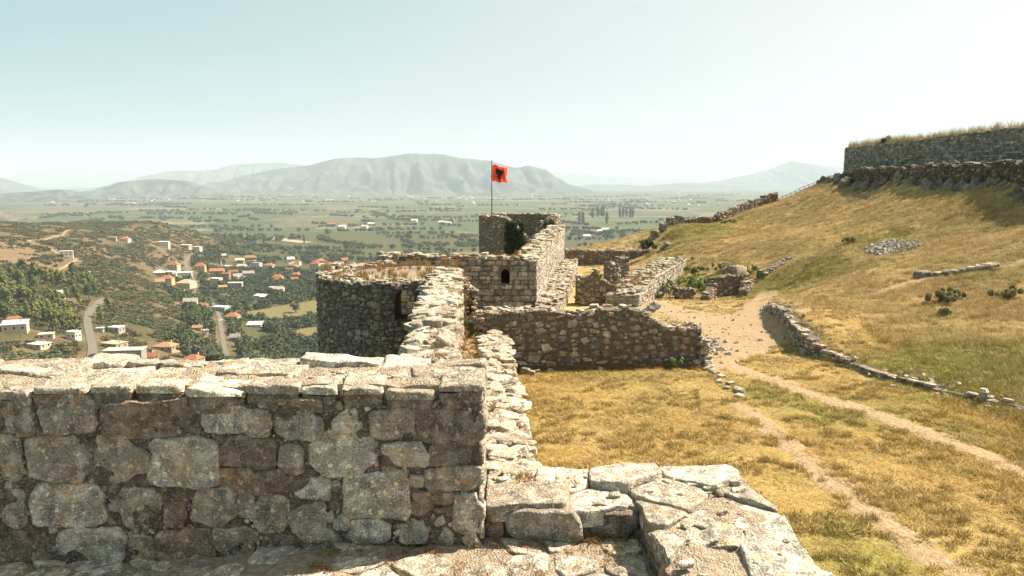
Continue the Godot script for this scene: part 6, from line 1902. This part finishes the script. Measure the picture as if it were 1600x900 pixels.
# ------------------------------------------------------------------ the scene
func _ready() -> void:
	# camera
	var cam := Camera3D.new()
	cam.name = "camera"
	cam.fov = rad_to_deg(2.0 * atan(450.0 / 1200.0))
	cam.near = 0.1
	cam.far = 60000.0
	add_child(cam)
	cam.position = Vector3(0, 4, 0)
	cam.rotation.x = -atan(165.0 / 1200.0)
	cam.current = true
	# sky, haze, exposure
	var env := Environment.new()
	var sky := Sky.new()
	var sm := ProceduralSkyMaterial.new()
	sm.sky_top_color = lin(0.02, 0.13, 0.155)
	sm.sky_horizon_color = lin(0.215, 0.285, 0.292)
	sm.sky_curve = 0.13
	sm.ground_bottom_color = lin(0.25, 0.23, 0.18)
	sm.ground_horizon_color = lin(0.25, 0.29, 0.29)
	sm.ground_curve = 0.05
	sm.sun_angle_max = 2.0
	sm.sun_curve = 0.1
	sm.sky_cover = sun_veil(SUN)
	sky.sky_material = sm
	env.background_mode = Environment.BG_SKY
	env.sky = sky
	env.tonemap_mode = Environment.TONE_MAPPER_LINEAR
	env.tonemap_exposure = 2.75
	env.fog_enabled = true
	env.fog_density = 0.000088
	env.fog_light_color = lin(0.765, 0.91, 1.0)
	env.fog_sky_affect = 1.0
	env.sdfgi_enabled = true
	env.ssao_enabled = true
	env.ssil_enabled = true
	var we := WorldEnvironment.new()
	we.name = "environment"
	we.environment = env
	add_child(we)
	# sun: high, from the right and a little ahead
	var sun := DirectionalLight3D.new()
	sun.name = "sun"
	sun.light_energy = 1.6
	sun.light_color = Color(1.0, 0.945, 0.86)
	sun.light_angular_distance = 0.5
	sun.shadow_enabled = true
	add_child(sun)
	sun.look_at_from_position(Vector3.ZERO, -SUN)
	# tools
	rng.seed = 2024
	rough.seed = 3
	rough.frequency = 0.35
	rough.fractal_octaves = 3
	patch.seed = 4
	patch.frequency = 0.16
	patch.fractal_octaves = 4
	fine.seed = 9
	fine.frequency = 0.7
	fine.fractal_octaves = 3
	facet.seed = 12
	facet.noise_type = FastNoiseLite.TYPE_CELLULAR
	facet.cellular_return_type = FastNoiseLite.RETURN_DISTANCE
	facet.frequency = 0.8
	make_materials()
	make_blocks()
	# the land
	court = Spline.new(COURT, 10.0)
	valley = Spline.new(VALLEY, 100.0)
	gy.resize(GN.x * GN.y)
	for j in GN.y:
		for i in GN.x:
			gy[j * GN.x + i] = court_height(G0.x + i * GS, G0.y + j * GS)
	vy.resize(VN.x * VN.y)
	for j in VN.y:
		for i in VN.x:
			vy[j * VN.x + i] = valley_height(V0.x + i * VS, V0.y + j * VS)
	structure("ground", grid_mesh(GN, func(i, j): return Vector3(G0.x + i * GS, gy[j * GN.x + i], G0.y + j * GS), func(p): return turf(p.x, p.z) * Color(0.9, 0.9, 0.9)), M["turf"], "dry grassy ground of the castle courtyard and hillside")
	for i in PATHS.size():
		path_mesh(i)
	structure("terrain", grid_mesh(VN, func(i, j): return Vector3(V0.x + i * VS, vy[j * VN.x + i] - (7.0 if Vector2(V0.x + i * VS - 14, V0.y + j * VS + 36).length() < 50.0 else 0.0), V0.y + j * VS), spur_tint), M["scrubland"], "dry scrubby spur and valley floor below the castle")
	far_land()
	near_parapet()
	walkway()
	low_parapet()
	ruins()
	flag_tower()
	loose_things()
	village()
	greenery()
	grass()

# haze that brightens towards the sun, with faint streaks of thin cloud
func sun_veil(sun: Vector3) -> ImageTexture:
	var im := Image.create(1024, 512, false, Image.FORMAT_RGBAF)
	var n := FastNoiseLite.new()
	n.seed = 6
	n.frequency = 1.6
	n.fractal_octaves = 4
	var to := sun.normalized()
	for j in 512:
		var up := PI * (0.5 - (j + 0.5) / 512.0)
		for i in 1024:
			var phi := TAU * (i + 0.5) / 1024.0 - PI / 2.0
			var d := Vector3(cos(phi) * cos(up), sin(up), sin(phi) * cos(up))
			var deg := rad_to_deg(acos(clampf(d.dot(to), -1, 1)))
			var w := 2.0 * exp(-pow(deg / 62.0, 2.0))
			if d.y > 0.0: w += 0.05 * maxf(0.0, n.get_noise_3d(d.x * 1.2, d.y * 7.0, d.z * 1.2) + 0.1)
			im.set_pixel(i, j, Color(0.235 * w, 0.155 * w, 0.13 * w, 1.0))
	return ImageTexture.create_from_image(im)

func spur_tint(p: Vector3) -> Color:
	var m := fine.get_noise_2d(p.x * 0.02, p.z * 0.02) + 0.6 * fine.get_noise_2d(p.x * 0.08, p.z * 0.08)
	var col := Color(0.19, 0.142, 0.085).lerp(Color(0.095, 0.09, 0.044), smoothstep(-0.3, 0.3, m))
	var bald := 1.0 - smoothstep(0.5, 1.3, Vector2((p.x + 450) / 70.0, (p.z + 660) / 100.0).length())
	col = col.lerp(Color(0.26, 0.182, 0.122), bald * 0.8)
	if p.y < -104.0: col = col.lerp(Color(0.095, 0.10, 0.046), smoothstep(-104.0, -109.0, p.y))
	return col

func path_mesh(n: int) -> void:
	var pts: Array = PATHS[n]
	var curve := Curve2D.new()
	for i in pts.size():
		var t := Vector2.ZERO
		if i > 0 and i < pts.size() - 1: t = Vector2(pts[i + 1][0] - pts[i - 1][0], pts[i + 1][1] - pts[i - 1][1]) / 6.0
		curve.add_point(Vector2(pts[i][0], pts[i][1]), -t, t)
	var length := curve.get_baked_length()
	var rows := int(length / 0.2)
	var v := PackedVector3Array()
	var idx := PackedInt32Array()
	for i in rows + 1:
		var u := length * i / rows
		var p := curve.sample_baked(u)
		var s := (curve.sample_baked(minf(length, u + 0.1)) - curve.sample_baked(maxf(0, u - 0.1))).normalized().orthogonal()
		var w := 0.3
		var best := 1e9
		for k in pts.size() - 1:
			var a := Vector2(pts[k][0], pts[k][1])
			var b := Vector2(pts[k + 1][0], pts[k + 1][1])
			var t := clampf((p - a).dot(b - a) / (b - a).length_squared(), 0, 1)
			var d := a.lerp(b, t).distance_to(p)
			if d < best:
				best = d
				w = lerpf(pts[k][2], pts[k + 1][2], t)
		for k in 9:
			var e := k / 4.0 - 1.0
			var q := p + s * e * (w + 0.25)
			var dip := path_depth(q.x, q.y) + 0.3 * fine.get_noise_2d(q.x * 2.0, q.y * 2.0) + 0.1
			v.append(Vector3(q.x, ground_y(q.x, q.y) + clampf(dip * 0.12, -0.05, 0.014) + 0.0015 * n + (-0.06 if absf(e) > 0.99 else 0.0), q.y))
	for i in rows:
		for k in 8:
			var a := i * 9 + k
			if (v[a + 9] - v[a]).cross(v[a + 1] - v[a]).y >= 0.0: idx.append_array([a, a + 1, a + 9, a + 1, a + 10, a + 9])
			else: idx.append_array([a, a + 9, a + 1, a + 1, a + 9, a + 10])
	structure("path", smooth(v, idx), M["dirt"], ["wide worn dirt path past the ruins", "dirt path climbing beside the retaining wall", "narrow bare trail crossing the grass", "faint bare trail nearest the low parapet", "thin path across the hillside"][n])
